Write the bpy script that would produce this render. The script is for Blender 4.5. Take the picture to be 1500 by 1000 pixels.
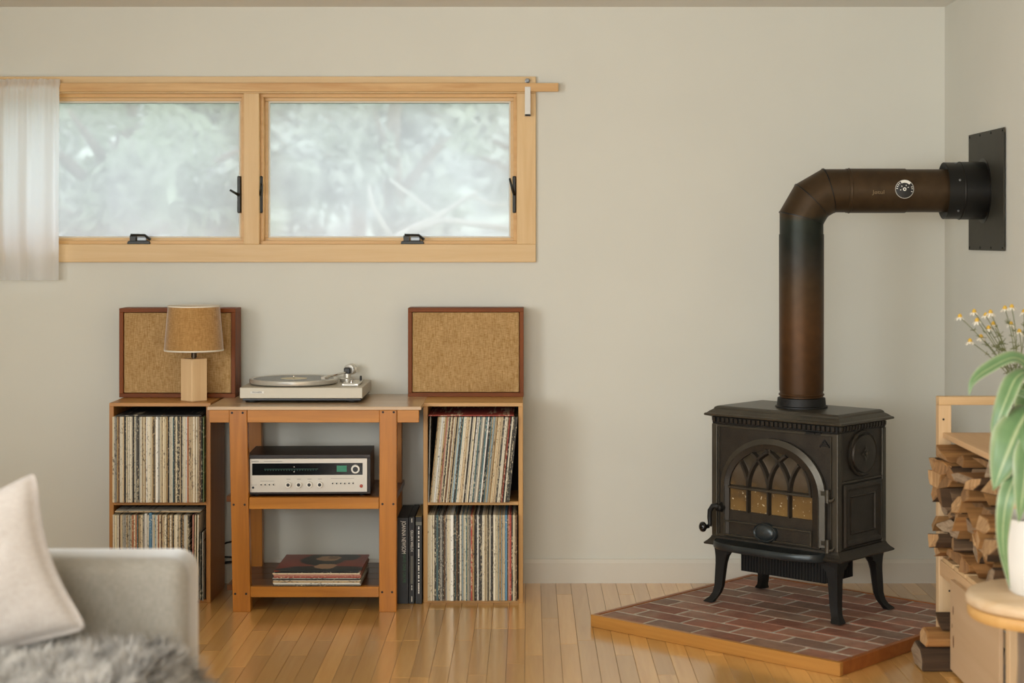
import bpy, bmesh, math, random
from mathutils import Matrix, Vector, noise
random.seed(7)
R = math.radians
PI = math.pi
for o in list(bpy.data.objects):
    bpy.data.objects.remove(o)
S = bpy.context.scene
COL = S.collection

# ------------------------------------------------------------------ camera, world, lights
F_PX, CX, CY, CAMH = 2500.0, 775.0, 347.0, 1.343
cam = bpy.data.cameras.new('camera')
cam.sensor_width = 36.0
cam.lens = F_PX / 1500.0 * 36.0
cam.shift_x = (750.0 - CX) / 1500.0
cam.shift_y = -(500.0 - CY) / 1500.0
cam.clip_start = 0.05
cam.dof.use_dof = True
cam.dof.focus_distance = 6.15
cam.dof.aperture_fstop = 2.2
co = bpy.data.objects.new('camera', cam)
COL.objects.link(co)
co.location = (0, 0, CAMH)
co.rotation_euler = (PI / 2, 0, 0)
S.camera = co

W = bpy.data.worlds.new('overcast_sky')
S.world = W
W.use_nodes = True
bg = W.node_tree.nodes['Background']
bg.inputs[0].default_value = (0.90, 0.95, 1.0, 1)
bg.inputs[1].default_value = 2.2


def area(name, loc, rot, sx, sy, power, color):
    l = bpy.data.lights.new(name, 'AREA')
    l.shape = 'RECTANGLE'
    l.size, l.size_y = sx, sy
    l.energy = power
    l.color = color
    o = bpy.data.objects.new(name, l)
    COL.objects.link(o)
    o.location = loc
    o.rotation_euler = rot
    return o


# daylight entering through the two windows that are out of frame
area('left_window_daylight', (-2.63, 1.5, 1.42), (0, R(-90), 0), 1.15, 2.5, 128, (0.94, 1.0, 1.04))
area('rear_window_daylight', (-1.1, -1.53, 1.42), (R(90), 0, 0), 2.6, 1.15, 109, (0.94, 1.0, 1.04))

S.view_settings.view_transform = 'Standard'
S.view_settings.look = 'None'
S.view_settings.gamma = 1.0
S.view_settings.use_curve_mapping = False
S.view_settings.exposure = 0.0


# ------------------------------------------------------------------ helpers
def at(px, py, Y):
    """point at depth Y seen at pixel (px,py)"""
    s = F_PX / Y
    return Vector(((px - CX) / s, Y, CAMH - (py - CY) / s))


class MB:
    def __init__(self):
        self.v, self.f, self.m, self.uv = [], [], [], {}

    def add(self, vs, fs, m=0):
        n = len(self.v)
        self.v += [Vector(p) for p in vs]
        for f in fs:
            self.f.append([i + n for i in f])
            self.m.append(m)
        return n

    def box(self, x0, x1, y0, y1, z0, z1, m=0):
        return self.add([(x0, y0, z0), (x1, y0, z0), (x1, y1, z0), (x0, y1, z0),
                         (x0, y0, z1), (x1, y0, z1), (x1, y1, z1), (x0, y1, z1)],
                        [(0, 3, 2, 1), (4, 5, 6, 7), (0, 1, 5, 4), (1, 2, 6, 5), (2, 3, 7, 6), (3, 0, 4, 7)], m)

    def loft(self, rings, cap=True, m=0, closed=True):
        n = len(rings[0])
        vs = [p for r in rings for p in r]
        fs = []
        for i in range(len(rings) - 1):
            for j in range(n if closed else n - 1):
                a, b = i * n + j, i * n + (j + 1) % n
                fs.append((a, b, b + n, a + n))
        if cap and closed:
            fs.append(tuple(range(n))[::-1])
            fs.append(tuple((len(rings) - 1) * n + j for j in range(n)))
        return self.add(vs, fs, m)

    def lathe(self, prof, c=(0, 0, 0), axis='z', n=24, cap=True, m=0):
        rings = []
        for r, h in prof:
            ring = []
            for k in range(n):
                a = 2 * PI * k / n
                p = (r * math.cos(a), r * math.sin(a), h)
                if axis == 'x':
                    p = (p[2], p[0], p[1])
                elif axis == 'y':
                    p = (p[1], p[2], p[0])
                ring.append((p[0] + c[0], p[1] + c[1], p[2] + c[2]))
            rings.append(ring)
        return self.loft(rings, cap, m)

    def tube(self, path, rad, n=10, m=0, cap=True):
        path = [Vector(p) for p in path]
        rings = []
        up = Vector((0, 0, 1))
        t0 = (path[1] - path[0]).normalized()
        if abs(t0.dot(up)) > 0.95:
            up = Vector((1, 0, 0))
        x = t0.cross(up).normalized()
        for i, p in enumerate(path):
            t = (path[min(i + 1, len(path) - 1)] - path[max(i - 1, 0)]).normalized()
            x = (x - t * x.dot(t)).normalized()
            y = t.cross(x)
            r = rad[i] if isinstance(rad, (list, tuple)) else rad
            rings.append([p + x * r * math.cos(2 * PI * k / n) + y * r * math.sin(2 * PI * k / n) for k in range(n)])
        return self.loft(rings, cap, m)

    def prism(self, poly, y0, y1, m=0):
        """poly in (x,z), extruded along y"""
        return self.loft([[(x, y0, z) for x, z in poly], [(x, y1, z) for x, z in poly]], True, m)

    def xf(self, M, start=0):
        for i in range(start, len(self.v)):
            self.v[i] = M @ self.v[i]


WM = {}   # world matrix of roots


def mk(name, mb, mats, parent=None, world=True, smooth=False, bevel=0, seg=1, kind=None, autos=None, uvf=None):
    """one mesh object. Coordinates are world ones (or the root's local ones if world=False)."""
    me = bpy.data.meshes.new(name)
    vs = mb.v
    loc = None
    if parent is not None:
        if world:
            inv = WM[parent.name].inverted()
            vs = [inv @ p for p in vs]
    else:
        xs = [p.x for p in vs]; ys = [p.y for p in vs]; zs = [p.z for p in vs]
        loc = Vector(((min(xs) + max(xs)) / 2, (min(ys) + max(ys)) / 2, min(zs)))
        vs = [p - loc for p in vs]
    me.from_pydata([tuple(p) for p in vs], [], mb.f)
    if not isinstance(mats, (list, tuple)):
        mats = [mats]
    for m in mats:
        me.materials.append(m)
    me.polygons.foreach_set('material_index', mb.m)
    bm = bmesh.new()
    bm.from_mesh(me)
    bmesh.ops.recalc_face_normals(bm, faces=bm.faces)
    if bevel:
        ed = [e for e in bm.edges if len(e.link_faces) == 2 and e.calc_face_angle(0) > R(25)]
        bmesh.ops.bevel(bm, geom=ed, offset=bevel, segments=seg, profile=0.5, affect='EDGES', clamp_overlap=True)
    if smooth or autos:
        for f in bm.faces:
            f.smooth = True
        if autos:
            for e in bm.edges:
                if len(e.link_faces) == 2 and e.calc_face_angle(0) > R(autos):
                    e.smooth = False
    bm.to_mesh(me)
    bm.free()
    o = bpy.data.objects.new(name, me)
    COL.objects.link(o)
    if parent is not None:
        o.parent = parent
        WM[o.name] = WM[parent.name]
    else:
        o.location = loc
        WM[o.name] = Matrix.Translation(loc)
    if kind:
        o['kind'] = kind
    return o


def thing(name, label, cat, loc=(0, 0, 0), rz=0, group=None):
    o = bpy.data.objects.new(name, None)
    o.empty_display_size = 0.05
    COL.objects.link(o)
    o.location = loc
    o.rotation_euler = (0, 0, rz)
    WM[o.name] = Matrix.Translation(Vector(loc)) @ Matrix.Rotation(rz, 4, 'Z')
    tag(o, label, cat, group)
    return o


def tag(o, label, cat, group=None):
    o['label'] = label
    o['category'] = cat
    if group:
        o['group'] = group
    return o


def struct(o, label=None):
    o['kind'] = 'structure'
    if label:
        o['label'] = label
    return o


def text_obj(name, s, size, M, mat, parent, extr=0.0004, align='LEFT', sx=1.0, world=True):
    cu = bpy.data.curves.new(name, 'FONT')
    cu.body = s
    cu.size = size
    cu.extrude = extr
    cu.align_x = align
    cu.align_y = 'CENTER'
    t = bpy.data.objects.new(name + '_tmp', cu)
    COL.objects.link(t)
    dg = bpy.context.evaluated_depsgraph_get()
    me = bpy.data.meshes.new_from_object(t.evaluated_get(dg))
    bpy.data.objects.remove(t)
    bpy.data.curves.remove(cu)
    mat4 = M @ Matrix.Diagonal((sx, 1, 1, 1))
    if world:
        mat4 = WM[parent.name].inverted() @ mat4
    me.transform(mat4)
    me.materials.clear()
    me.materials.append(mat)
    me.name = name
    o = bpy.data.objects.new(name, me)
    COL.objects.link(o)
    o.parent = parent
    WM[o.name] = WM[parent.name]
    return o


# text frames: text x -> world x, text y -> world z, facing the camera (-y)
def face_cam(loc):
    return Matrix.Translation(Vector(loc)) @ Matrix.Rotation(PI / 2, 4, 'X')


# spine text running downwards
def spine_down(loc):
    return Matrix.Translation(Vector(loc)) @ Matrix.Rotation(PI / 2, 4, 'X') @ Matrix.Rotation(-PI / 2, 4, 'Z')


# ------------------------------------------------------------------ materials
def new_mat(name):
    m = bpy.data.materials.new(name)
    m.use_nodes = True
    nt = m.node_tree
    return m, nt, nt.nodes['Principled BSDF']


def rgb(c):
    return (c[0], c[1], c[2], 1)


def hx(h):
    h = h.lstrip('#')
    v = [int(h[i:i + 2], 16) / 255 for i in (0, 2, 4)]
    return tuple(x / 12.92 if x <= 0.04045 else ((x + 0.055) / 1.055) ** 2.4 for x in v)


def plain(name, c, rough=0.6, metal=0.0, spec=0.5, var=0.0, scale=20, bump=0.0, bscale=80, coat=0):
    m, nt, b = new_mat(name)
    b.inputs['Roughness'].default_value = rough
    b.inputs['Metallic'].default_value = metal
    b.inputs['Specular IOR Level'].default_value = spec
    b.inputs['Coat Weight'].default_value = coat
    b.inputs['Base Color'].default_value = rgb(c)
    if var or bump:
        tc = nt.nodes.new('ShaderNodeTexCoord')
    if var:
        n = nt.nodes.new('ShaderNodeTexNoise')
        n.inputs['Scale'].default_value = scale
        n.inputs['Detail'].default_value = 5
        nt.links.new(tc.outputs['Object'], n.inputs['Vector'])
        r = nt.nodes.new('ShaderNodeValToRGB')
        r.color_ramp.elements[0].position = 0.3
        r.color_ramp.elements[1].position = 0.7
        r.color_ramp.elements[0].color = rgb([x * (1 - var) for x in c])
        r.color_ramp.elements[1].color = rgb([min(1, x * (1 + var)) for x in c])
        nt.links.new(n.outputs['Fac'], r.inputs['Fac'])
        nt.links.new(r.outputs['Color'], b.inputs['Base Color'])
    if bump:
        n2 = nt.nodes.new('ShaderNodeTexNoise')
        n2.inputs['Scale'].default_value = bscale
        n2.inputs['Detail'].default_value = 4
        nt.links.new(tc.outputs['Object'], n2.inputs['Vector'])
        bp = nt.nodes.new('ShaderNodeBump')
        bp.inputs['Strength'].default_value = bump
        bp.inputs['Distance'].default_value = 0.002
        nt.links.new(n2.outputs['Fac'], bp.inputs['Height'])
        nt.links.new(bp.outputs['Normal'], b.inputs['Normal'])
    return m


def wood(name, c1, c2, axis='x', scale=1.0, rough=0.4, rnd=0.0, coat=0.0, contrast=0.25, crough=0.2, spec=0.4, cior=1.5):
    """grain running along the given object axis"""
    m, nt, b = new_mat(name)
    N, L = nt.nodes, nt.links
    tc = N.new('ShaderNodeTexCoord')
    mp = N.new('ShaderNodeMapping')
    sc = {'x': (1.2, 22, 22), 'y': (22, 1.2, 22), 'z': (22, 22, 1.2)}[axis]
    mp.inputs['Scale'].default_value = [k * scale for k in sc]
    L.new(tc.outputs['Object'], mp.inputs['Vector'])
    oi = N.new('ShaderNodeObjectInfo')
    mul = N.new('ShaderNodeMath'); mul.operation = 'MULTIPLY'; mul.inputs[1].default_value = 37.0
    L.new(oi.outputs['Random'], mul.inputs[0])
    n = N.new('ShaderNodeTexNoise'); n.noise_dimensions = '4D'
    n.inputs['Scale'].default_value = 1.6; n.inputs['Detail'].default_value = 6
    n.inputs['Roughness'].default_value = 0.62; n.inputs['Distortion'].default_value = 0.6
    L.new(mp.outputs['Vector'], n.inputs['Vector']); L.new(mul.outputs[0], n.inputs['W'])
    r = N.new('ShaderNodeValToRGB')
    r.color_ramp.elements[0].position = 0.5 - contrast
    r.color_ramp.elements[1].position = 0.5 + contrast
    r.color_ramp.elements[0].color = rgb(c2)
    r.color_ramp.elements[1].color = rgb(c1)
    L.new(n.outputs['Fac'], r.inputs['Fac'])
    last = r.outputs['Color']
    if rnd:
        mr = N.new('ShaderNodeMapRange')
        mr.inputs['To Min'].default_value = 1 - rnd
        mr.inputs['To Max'].default_value = 1 + rnd
        L.new(oi.outputs['Random'], mr.inputs['Value'])
        hs = N.new('ShaderNodeHueSaturation')
        L.new(mr.outputs[0], hs.inputs['Value'])
        L.new(last, hs.inputs['Color'])
        last = hs.outputs['Color']
    L.new(last, b.inputs['Base Color'])
    b.inputs['Roughness'].default_value = rough
    b.inputs['Specular IOR Level'].default_value = spec
    b.inputs['Coat Weight'].default_value = coat
    b.inputs['Coat Roughness'].default_value = crough
    b.inputs['Coat IOR'].default_value = cior
    bp = N.new('ShaderNodeBump'); bp.inputs['Strength'].default_value = 0.12; bp.inputs['Distance'].default_value = 0.001
    L.new(n.outputs['Fac'], bp.inputs['Height']); L.new(bp.outputs['Normal'], b.inputs['Normal'])
    return m


def weave(name, c1, c2, sx=260, sz=260, rough=0.9, stain=0.0, transl=0.0, sheen=0.0):
    """woven cloth: crossing threads plus fibre noise"""
    m, nt, b = new_mat(name)
    N, L = nt.nodes, nt.links
    tc = N.new('ShaderNodeTexCoord')
    outs = []
    for s in ((sx, sx, 40), (60, 60, sz)):
        mp = N.new('ShaderNodeMapping'); mp.inputs['Scale'].default_value = s
        L.new(tc.outputs['Object'], mp.inputs['Vector'])
        n = N.new('ShaderNodeTexNoise'); n.inputs['Scale'].default_value = 1.0; n.inputs['Detail'].default_value = 2
        L.new(mp.outputs['Vector'], n.inputs['Vector']); outs.append(n.outputs['Fac'])
    ad = N.new('ShaderNodeMath'); ad.operation = 'MULTIPLY_ADD'; ad.inputs[1].default_value = 0.5
    L.new(outs[0], ad.inputs[0])
    h = N.new('ShaderNodeMath'); h.operation = 'MULTIPLY'; h.inputs[1].default_value = 0.5
    L.new(outs[1], h.inputs[0]); L.new(h.outputs[0], ad.inputs[2])
    r = N.new('ShaderNodeValToRGB')
    r.color_ramp.elements[0].position = 0.36; r.color_ramp.elements[1].position = 0.64
    r.color_ramp.elements[0].color = rgb(c2); r.color_ramp.elements[1].color = rgb(c1)
    L.new(ad.outputs[0], r.inputs['Fac'])
    last = r.outputs['Color']
    if stain:
        n = N.new('ShaderNodeTexNoise'); n.inputs['Scale'].default_value = 9; n.inputs['Detail'].default_value = 3
        L.new(tc.outputs['Object'], n.inputs['Vector'])
        mr = N.new('ShaderNodeMapRange'); mr.inputs['From Min'].default_value = 0.56; mr.inputs['From Max'].default_value = 0.72
        mr.inputs['To Max'].default_value = stain
        L.new(n.outputs['Fac'], mr.inputs['Value'])
        mx = N.new('ShaderNodeMixRGB'); mx.blend_type = 'MULTIPLY'; mx.inputs['Color2'].default_value = (0.55, 0.45, 0.3, 1)
        L.new(mr.outputs[0], mx.inputs['Fac']); L.new(last, mx.inputs['Color1']); last = mx.outputs['Color']
    L.new(last, b.inputs['Base Color'])
    b.inputs['Roughness'].default_value = rough
    b.inputs['Specular IOR Level'].default_value = 0.15
    b.inputs['Sheen Weight'].default_value = sheen
    b.inputs['Sheen Roughness'].default_value = 0.4
    bp = N.new('ShaderNodeBump'); bp.inputs['Strength'].default_value = 0.3; bp.inputs['Distance'].default_value = 0.001
    L.new(ad.outputs[0], bp.inputs['Height']); L.new(bp.outputs['Normal'], b.inputs['Normal'])
    if transl:
        tr = N.new('ShaderNodeBsdfTranslucent'); L.new(last, tr.inputs['Color'])
        mx = N.new('ShaderNodeMixShader'); mx.inputs[0].default_value = transl
        L.new(b.outputs[0], mx.inputs[1]); L.new(tr.outputs[0], mx.inputs[2])
        L.new(mx.outputs[0], N['Material Output'].inputs['Surface'])
    return m


M = {}
M['wall'] = plain('wall_paint', hx('#d8d5c8'), 0.75, var=0.02, scale=2.5, bump=0.08, bscale=160)
M['ceiling'] = plain('ceiling_paint', hx('#ebe8e0'), 0.85, var=0.02, scale=2)
M['trimw'] = plain('white_trim_paint', hx('#d6cfc0'), 0.45, var=0.02, scale=6)
M['pine'] = wood('pine_casing', hx('#e2c291'), hx('#d3ad76'), 'x', 0.9, 0.45)
M['pinez'] = wood('pine_jamb', hx('#e2c08c'), hx('#d2a96e'), 'z', 0.9, 0.45)
M['pinedark'] = wood('pine_stop', hx('#deb274'), hx('#c69653'), 'x', 0.9, 0.4)
M['rod'] = wood('fir_lath', hx('#dfb87e'), hx('#bd8746'), 'x', 0.8, 0.45, contrast=0.18)
M['plank'] = wood('oak_plank', hx('#e8b76f'), hx('#cc9449'), 'y', 0.9, 0.36, rnd=0.2, coat=1.0, contrast=0.33, crough=0.16, cior=1.75)
M['subfloor'] = plain('subfloor', hx('#2e1c0e'), 0.8)
M['shelfwood'] = wood('honey_pine_board', hx('#b8803f'), hx('#935a26'), 'z', 0.8, 0.4)
M['shelfwoodx'] = wood('honey_pine_board_flat', hx('#c08b4b'), hx('#9b642d'), 'x', 0.8, 0.4)
M['shelfpale'] = wood('pale_pine_board', hx('#c99b5d'), hx('#ad7c40'), 'z', 0.8, 0.4)
M['shelfpalex'] = wood('pale_pine_board_flat', hx('#cfa469'), hx('#b07f45'), 'x', 0.8, 0.4)
M['shelfback'] = plain('dark_back_panel', hx('#17110b'), 0.8)
M['tablewood'] = wood('redwood_leg', hx('#c7802d'), hx('#995d1a'), 'z', 0.8, 0.35)
M['tablewoodx'] = wood('redwood_rail', hx('#c98530'), hx('#9c601b'), 'x', 0.8, 0.32)
M['tabletop'] = wood('pale_sheen_table_top', hx('#cdb08c'), hx('#b18d66'), 'x', 0.8, 0.32, coat=0.5)  # whitish sheen from wall and window is put into the pale colour
M['shelfdark'] = wood('brown_shelf_plank', hx('#7d4c22'), hx('#573013'), 'x', 0.8, 0.3)
M['plug'] = plain('dark_plug', hx('#1d110a'), 0.6)
M['walnut'] = wood('walnut_cabinet', hx('#8a4a1c'), hx('#5a2c0e'), 'x', 0.9, 0.5, spec=0.2)
M['walnutz'] = wood('walnut_cabinet_upright', hx('#8a4a1c'), hx('#5a2c0e'), 'z', 0.9, 0.5, spec=0.2)
M['grille'] = weave('burlap_grille', hx('#c6a373'), hx('#97723f'), 520, 520, stain=0.35)
M['shade'] = weave('burlap_shade', hx('#d3a76c'), hx('#b6884d'), 200, 420, transl=0.3, sheen=1.0)
M['shadetrim'] = plain('shade_trim', hx('#e0d6c2'), 0.8)
M['lampwood'] = wood('pale_beech_block', hx('#f0cf9f'), hx('#deb685'), 'z', 0.8, 0.5)
M['brass'] = plain('dark_bronze', hx('#4a3f34'), 0.3, 0.9)
M['silver'] = plain('brushed_silver', hx('#d6d2c8'), 0.28, 0.6, var=0.03, scale=60)
M['faceplate'] = plain('silver_faceplate', hx('#c6bfb2'), 0.4, 0.3)
M['plinth'] = plain('champagne_plinth', hx('#b9af9b'), 0.42, 0.25)
M['chrome'] = plain('polished_metal', hx('#d8d4cc'), 0.18, 0.95)
M['black'] = plain('black_plastic', hx('#141311'), 0.45)
M['blackgloss'] = plain('black_vinyl', hx('#0d0d0e'), 0.2, spec=0.12)
M['dialglass'] = plain('dial_glass', hx('#0b0f12'), 0.12)
M['white'] = plain('white_print', hx('#e6e2d8'), 0.6)
M['blackprint'] = plain('black_print', hx('#1a1714'), 0.7)
M['greenprint'] = plain('green_print', hx('#3f6a45'), 0.7)
M['greyprint'] = plain('grey_print', hx('#6d6c63'), 0.7)
M['greenmeter'] = plain('green_meter', hx('#1f7d5c'), 0.3)
M['dialgreen'] = plain('dial_green', hx('#1e4a3a'), 0.5)
M['knobring'] = plain('pale_knob_ring', hx('#e4dfd3'), 0.35)
M['redknob'] = plain('red_button', hx('#a8442c'), 0.4)
M['cream'] = plain('cream_label', hx('#e3d9bd'), 0.6)
M['casewood'] = wood('dark_receiver_case', hx('#2c1f16'), hx('#191009'), 'x', 0.9, 0.4)
M['boxblack'] = plain('black_box_card', hx('#151412'), 0.5, var=0.3, scale=40)
M['card'] = plain('raw_card', hx('#a08a5e'), 0.8)
M['cable'] = plain('black_cable', hx('#0e0d0d'), 0.5)
M['mortar'] = plain('mortar', hx('#bdb4a5'), 0.95, var=0.2, scale=30, bump=0.6, bscale=200)
M['hearthwood'] = wood('hearth_edge_board', hx('#c08a45'), hx('#a06a2c'), 'x', 0.7, 0.4)
M['hearthwood2'] = wood('hearth_side_board', hx('#a8652e'), hx('#83481d'), 'x', 0.7, 0.4)


def brick_mat():
    m, nt, b = new_mat('worn_red_brick')
    N, L = nt.nodes, nt.links
    oi = N.new('ShaderNodeObjectInfo')
    tc = N.new('ShaderNodeTexCoord')
    r = N.new('ShaderNodeValToRGB')
    cols = ['#8c5c49', '#9a6651', '#90705d', '#a4735d', '#886653', '#9f7562', '#85695a', '#946752']
    r.color_ramp.interpolation = 'CONSTANT'
    for i, c in enumerate(cols):
        e = r.color_ramp.elements[i] if i < 2 else r.color_ramp.elements.new(i / len(cols))
        e.position = i / len(cols)
        e.color = rgb(hx(c))
    L.new(oi.outputs['Random'], r.inputs['Fac'])
    mul = N.new('ShaderNodeMath'); mul.operation = 'MULTIPLY'; mul.inputs[1].default_value = 91
    L.new(oi.outputs['Random'], mul.inputs[0])
    n = N.new('ShaderNodeTexNoise'); n.noise_dimensions = '4D'
    n.inputs['Scale'].default_value = 16; n.inputs['Detail'].default_value = 6; n.inputs['Roughness'].default_value = 0.7
    L.new(tc.outputs['Object'], n.inputs['Vector']); L.new(mul.outputs[0], n.inputs['W'])
    mr = N.new('ShaderNodeMapRange'); mr.inputs['From Min'].default_value = 0.25; mr.inputs['From Max'].default_value = 0.75
    mr.inputs['To Min'].default_value = 0.55; mr.inputs['To Max'].default_value = 1.3
    L.new(n.outputs['Fac'], mr.inputs['Value'])
    hs = N.new('ShaderNodeHueSaturation'); L.new(r.outputs['Color'], hs.inputs['Color']); L.new(mr.outputs[0], hs.inputs['Value'])
    # pale ash dust
    n2 = N.new('ShaderNodeTexNoise'); n2.noise_dimensions = '4D'
    n2.inputs['Scale'].default_value = 9; n2.inputs['Detail'].default_value = 7
    L.new(tc.outputs['Object'], n2.inputs['Vector']); L.new(mul.outputs[0], n2.inputs['W'])
    m2 = N.new('ShaderNodeMapRange'); m2.inputs['From Min'].default_value = 0.5; m2.inputs['From Max'].default_value = 0.78
    m2.inputs['To Max'].default_value = 0.75
    L.new(n2.outputs['Fac'], m2.inputs['Value'])
    mx = N.new('ShaderNodeMixRGB'); mx.inputs['Color2'].default_value = rgb(hx('#a08f7b'))
    L.new(m2.outputs[0], mx.inputs['Fac']); L.new(hs.outputs['Color'], mx.inputs['Color1'])
    L.new(mx.outputs['Color'], b.inputs['Base Color'])
    b.inputs['Roughness'].default_value = 0.7
    bp = N.new('ShaderNodeBump'); bp.inputs['Strength'].default_value = 0.5; bp.inputs['Distance'].default_value = 0.002
    L.new(n.outputs['Fac'], bp.inputs['Height']); L.new(bp.outputs['Normal'], b.inputs['Normal'])
    return m


M['brick'] = brick_mat()
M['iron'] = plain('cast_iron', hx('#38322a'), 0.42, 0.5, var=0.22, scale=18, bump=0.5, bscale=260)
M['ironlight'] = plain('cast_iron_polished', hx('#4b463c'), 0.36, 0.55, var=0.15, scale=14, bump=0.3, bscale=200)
M['irondark'] = plain('cast_iron_dark', hx('#191714'), 0.55, 0.3, bump=0.3, bscale=200)  # darker iron for legs, ash box, flue collar and handle
M['ironlip'] = plain('enamel_ash_lip', hx('#3a3f40'), 0.34, 0.5, var=0.2, scale=12)
M['knobblack'] = plain('black_knob', hx('#100e0c'), 0.2)


def pipe_mat():
    m, nt, b = new_mat('heat_tinted_pipe')
    N, L = nt.nodes, nt.links
    tc = N.new('ShaderNodeTexCoord')
    sep = N.new('ShaderNodeSeparateXYZ'); L.new(tc.outputs['Object'], sep.inputs[0])
    n = N.new('ShaderNodeTexNoise'); n.inputs['Scale'].default_value = 7; n.inputs['Detail'].default_value = 6
    L.new(tc.outputs['Object'], n.inputs['Vector'])
    ma = N.new('ShaderNodeMath'); ma.operation = 'MULTIPLY_ADD'; ma.inputs[1].default_value = 0.06
    L.new(n.outputs['Fac'], ma.inputs[0]); L.new(sep.outputs['Z'], ma.inputs[2])
    mr = N.new('ShaderNodeMapRange'); mr.inputs['From Min'].default_value = 0.08; mr.inputs['From Max'].default_value = 0.98
    L.new(ma.outputs[0], mr.inputs['Value'])
    r = N.new('ShaderNodeValToRGB')
    stops = [(0.0, '#55391f'), (0.22, '#67472a'), (0.38, '#57442f'), (0.47, '#443e35'), (0.56, '#31342d'), (0.635, '#373c33'),
             (0.660, '#4f3e29'), (0.80, '#584530'), (1.0, '#4d3b27')]
    while len(r.color_ramp.elements) < len(stops):
        r.color_ramp.elements.new(0.5)
    for e, (p, c) in zip(r.color_ramp.elements, stops):
        e.position = p; e.color = rgb(hx(c))
    L.new(mr.outputs[0], r.inputs['Fac'])
    n2 = N.new('ShaderNodeTexNoise'); n2.inputs['Scale'].default_value = 28; n2.inputs['Detail'].default_value = 6
    L.new(tc.outputs['Object'], n2.inputs['Vector'])
    m2 = N.new('ShaderNodeMapRange'); m2.inputs['To Min'].default_value = 0.4; m2.inputs['To Max'].default_value = 0.85
    L.new(n2.outputs['Fac'], m2.inputs['Value'])
    hs = N.new('ShaderNodeHueSaturation'); L.new(r.outputs['Color'], hs.inputs['Color']); L.new(m2.outputs[0], hs.inputs['Value'])
    L.new(hs.outputs['Color'], b.inputs['Base Color'])
    b.inputs['Roughness'].default_value = 0.42
    b.inputs['Metallic'].default_value = 0.35
    b.inputs['Specular IOR Level'].default_value = 0.2
    return m


M['pipe'] = pipe_mat()
M['thimble'] = plain('black_thimble', hx('#1b1a17'), 0.38, 0.4, var=0.15, scale=9)
M['plate'] = plain('dark_wall_plate', hx('#35332a'), 0.55, 0.25, var=0.12, scale=14)


def soot_mat():
    m, nt, b = new_mat('sooty_stove_glass')
    N, L = nt.nodes, nt.links
    tc = N.new('ShaderNodeTexCoord')
    sep = N.new('ShaderNodeSeparateXYZ'); L.new(tc.outputs['Object'], sep.inputs[0])
    n = N.new('ShaderNodeTexNoise'); n.inputs['Scale'].default_value = 14; n.inputs['Detail'].default_value = 5
    L.new(tc.outputs['Object'], n.inputs['Vector'])
    ma = N.new('ShaderNodeMath'); ma.operation = 'MULTIPLY_ADD'; ma.inputs[1].default_value = 0.16
    L.new(n.outputs['Fac'], ma.inputs[0]); L.new(sep.outputs['Z'], ma.inputs[2])
    r = N.new('ShaderNodeValToRGB')
    stops = [(0.40, '#7e6239'), (0.47, '#6b5231'), (0.505, '#4b3d2d'), (0.56, '#574c3f'), (0.63, '#2f281d')]
    while len(r.color_ramp.elements) < len(stops):
        r.color_ramp.elements.new(0.5)
    for e, (p, c) in zip(r.color_ramp.elements, stops):
        e.position = p; e.color = rgb(hx(c))
    L.new(ma.outputs[0], r.inputs['Fac'])
    n2 = N.new('ShaderNodeTexNoise'); n2.inputs['Scale'].default_value = 75; n2.inputs['Detail'].default_value = 2
    L.new(tc.outputs['Object'], n2.inputs['Vector'])
    f1 = N.new('ShaderNodeMapRange'); f1.inputs['From Min'].default_value = 0.64; f1.inputs['From Max'].default_value = 0.70
    L.new(n2.outputs['Fac'], f1.inputs['Value'])
    f2 = N.new('ShaderNodeMapRange'); f2.inputs['From Min'].default_value = 0.40; f2.inputs['From Max'].default_value = 0.42
    f2.inputs['To Min'].default_value = 1; f2.inputs['To Max'].default_value = 0
    L.new(sep.outputs['Z'], f2.inputs['Value'])
    fm = N.new('ShaderNodeMath'); fm.operation = 'MULTIPLY'; L.new(f1.outputs[0], fm.inputs[0]); L.new(f2.outputs[0], fm.inputs[1])
    mx = N.new('ShaderNodeMixRGB'); mx.inputs['Color2'].default_value = rgb(hx('#cdbd9c'))
    L.new(fm.outputs[0], mx.inputs['Fac']); L.new(r.outputs['Color'], mx.inputs['Color1'])
    L.new(mx.outputs['Color'], b.inputs['Base Color'])
    b.inputs['Roughness'].default_value = 0.12
    return m


M['soot'] = soot_mat()


def glass_mat():
    """window glass with a dusty film thickened to imitate overexposed haze"""
    m, nt, b = new_mat('hazy_window_glass')
    N, L = nt.nodes, nt.links
    N.remove(b)
    tc = N.new('ShaderNodeTexCoord')
    n = N.new('ShaderNodeTexNoise'); n.inputs['Scale'].default_value = 5; n.inputs['Detail'].default_value = 8
    L.new(tc.outputs['Object'], n.inputs['Vector'])
    mr = N.new('ShaderNodeMapRange'); mr.inputs['To Min'].default_value = 0.24; mr.inputs['To Max'].default_value = 0.38
    L.new(n.outputs['Fac'], mr.inputs['Value'])
    tr = N.new('ShaderNodeBsdfTransparent'); tr.inputs['Color'].default_value = (0.96, 0.98, 0.97, 1)
    veil = N.new('ShaderNodeBsdfTranslucent'); veil.inputs['Color'].default_value = (0.92, 0.90, 0.95, 1)  # pale translucent layer imitates haze from overexposure and reflections
    mx = N.new('ShaderNodeMixShader'); L.new(mr.outputs[0], mx.inputs[0])
    L.new(tr.outputs[0], mx.inputs[1]); L.new(veil.outputs[0], mx.inputs[2])
    gl = N.new('ShaderNodeBsdfGlossy'); gl.inputs['Roughness'].default_value = 0.03
    m2 = N.new('ShaderNodeMixShader'); m2.inputs[0].default_value = 0.003
    L.new(mx.outputs[0], m2.inputs[1]); L.new(gl.outputs[0], m2.inputs[2])
    L.new(m2.outputs[0], N['Material Output'].inputs['Surface'])
    return m


M['glass'] = glass_mat()


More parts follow.
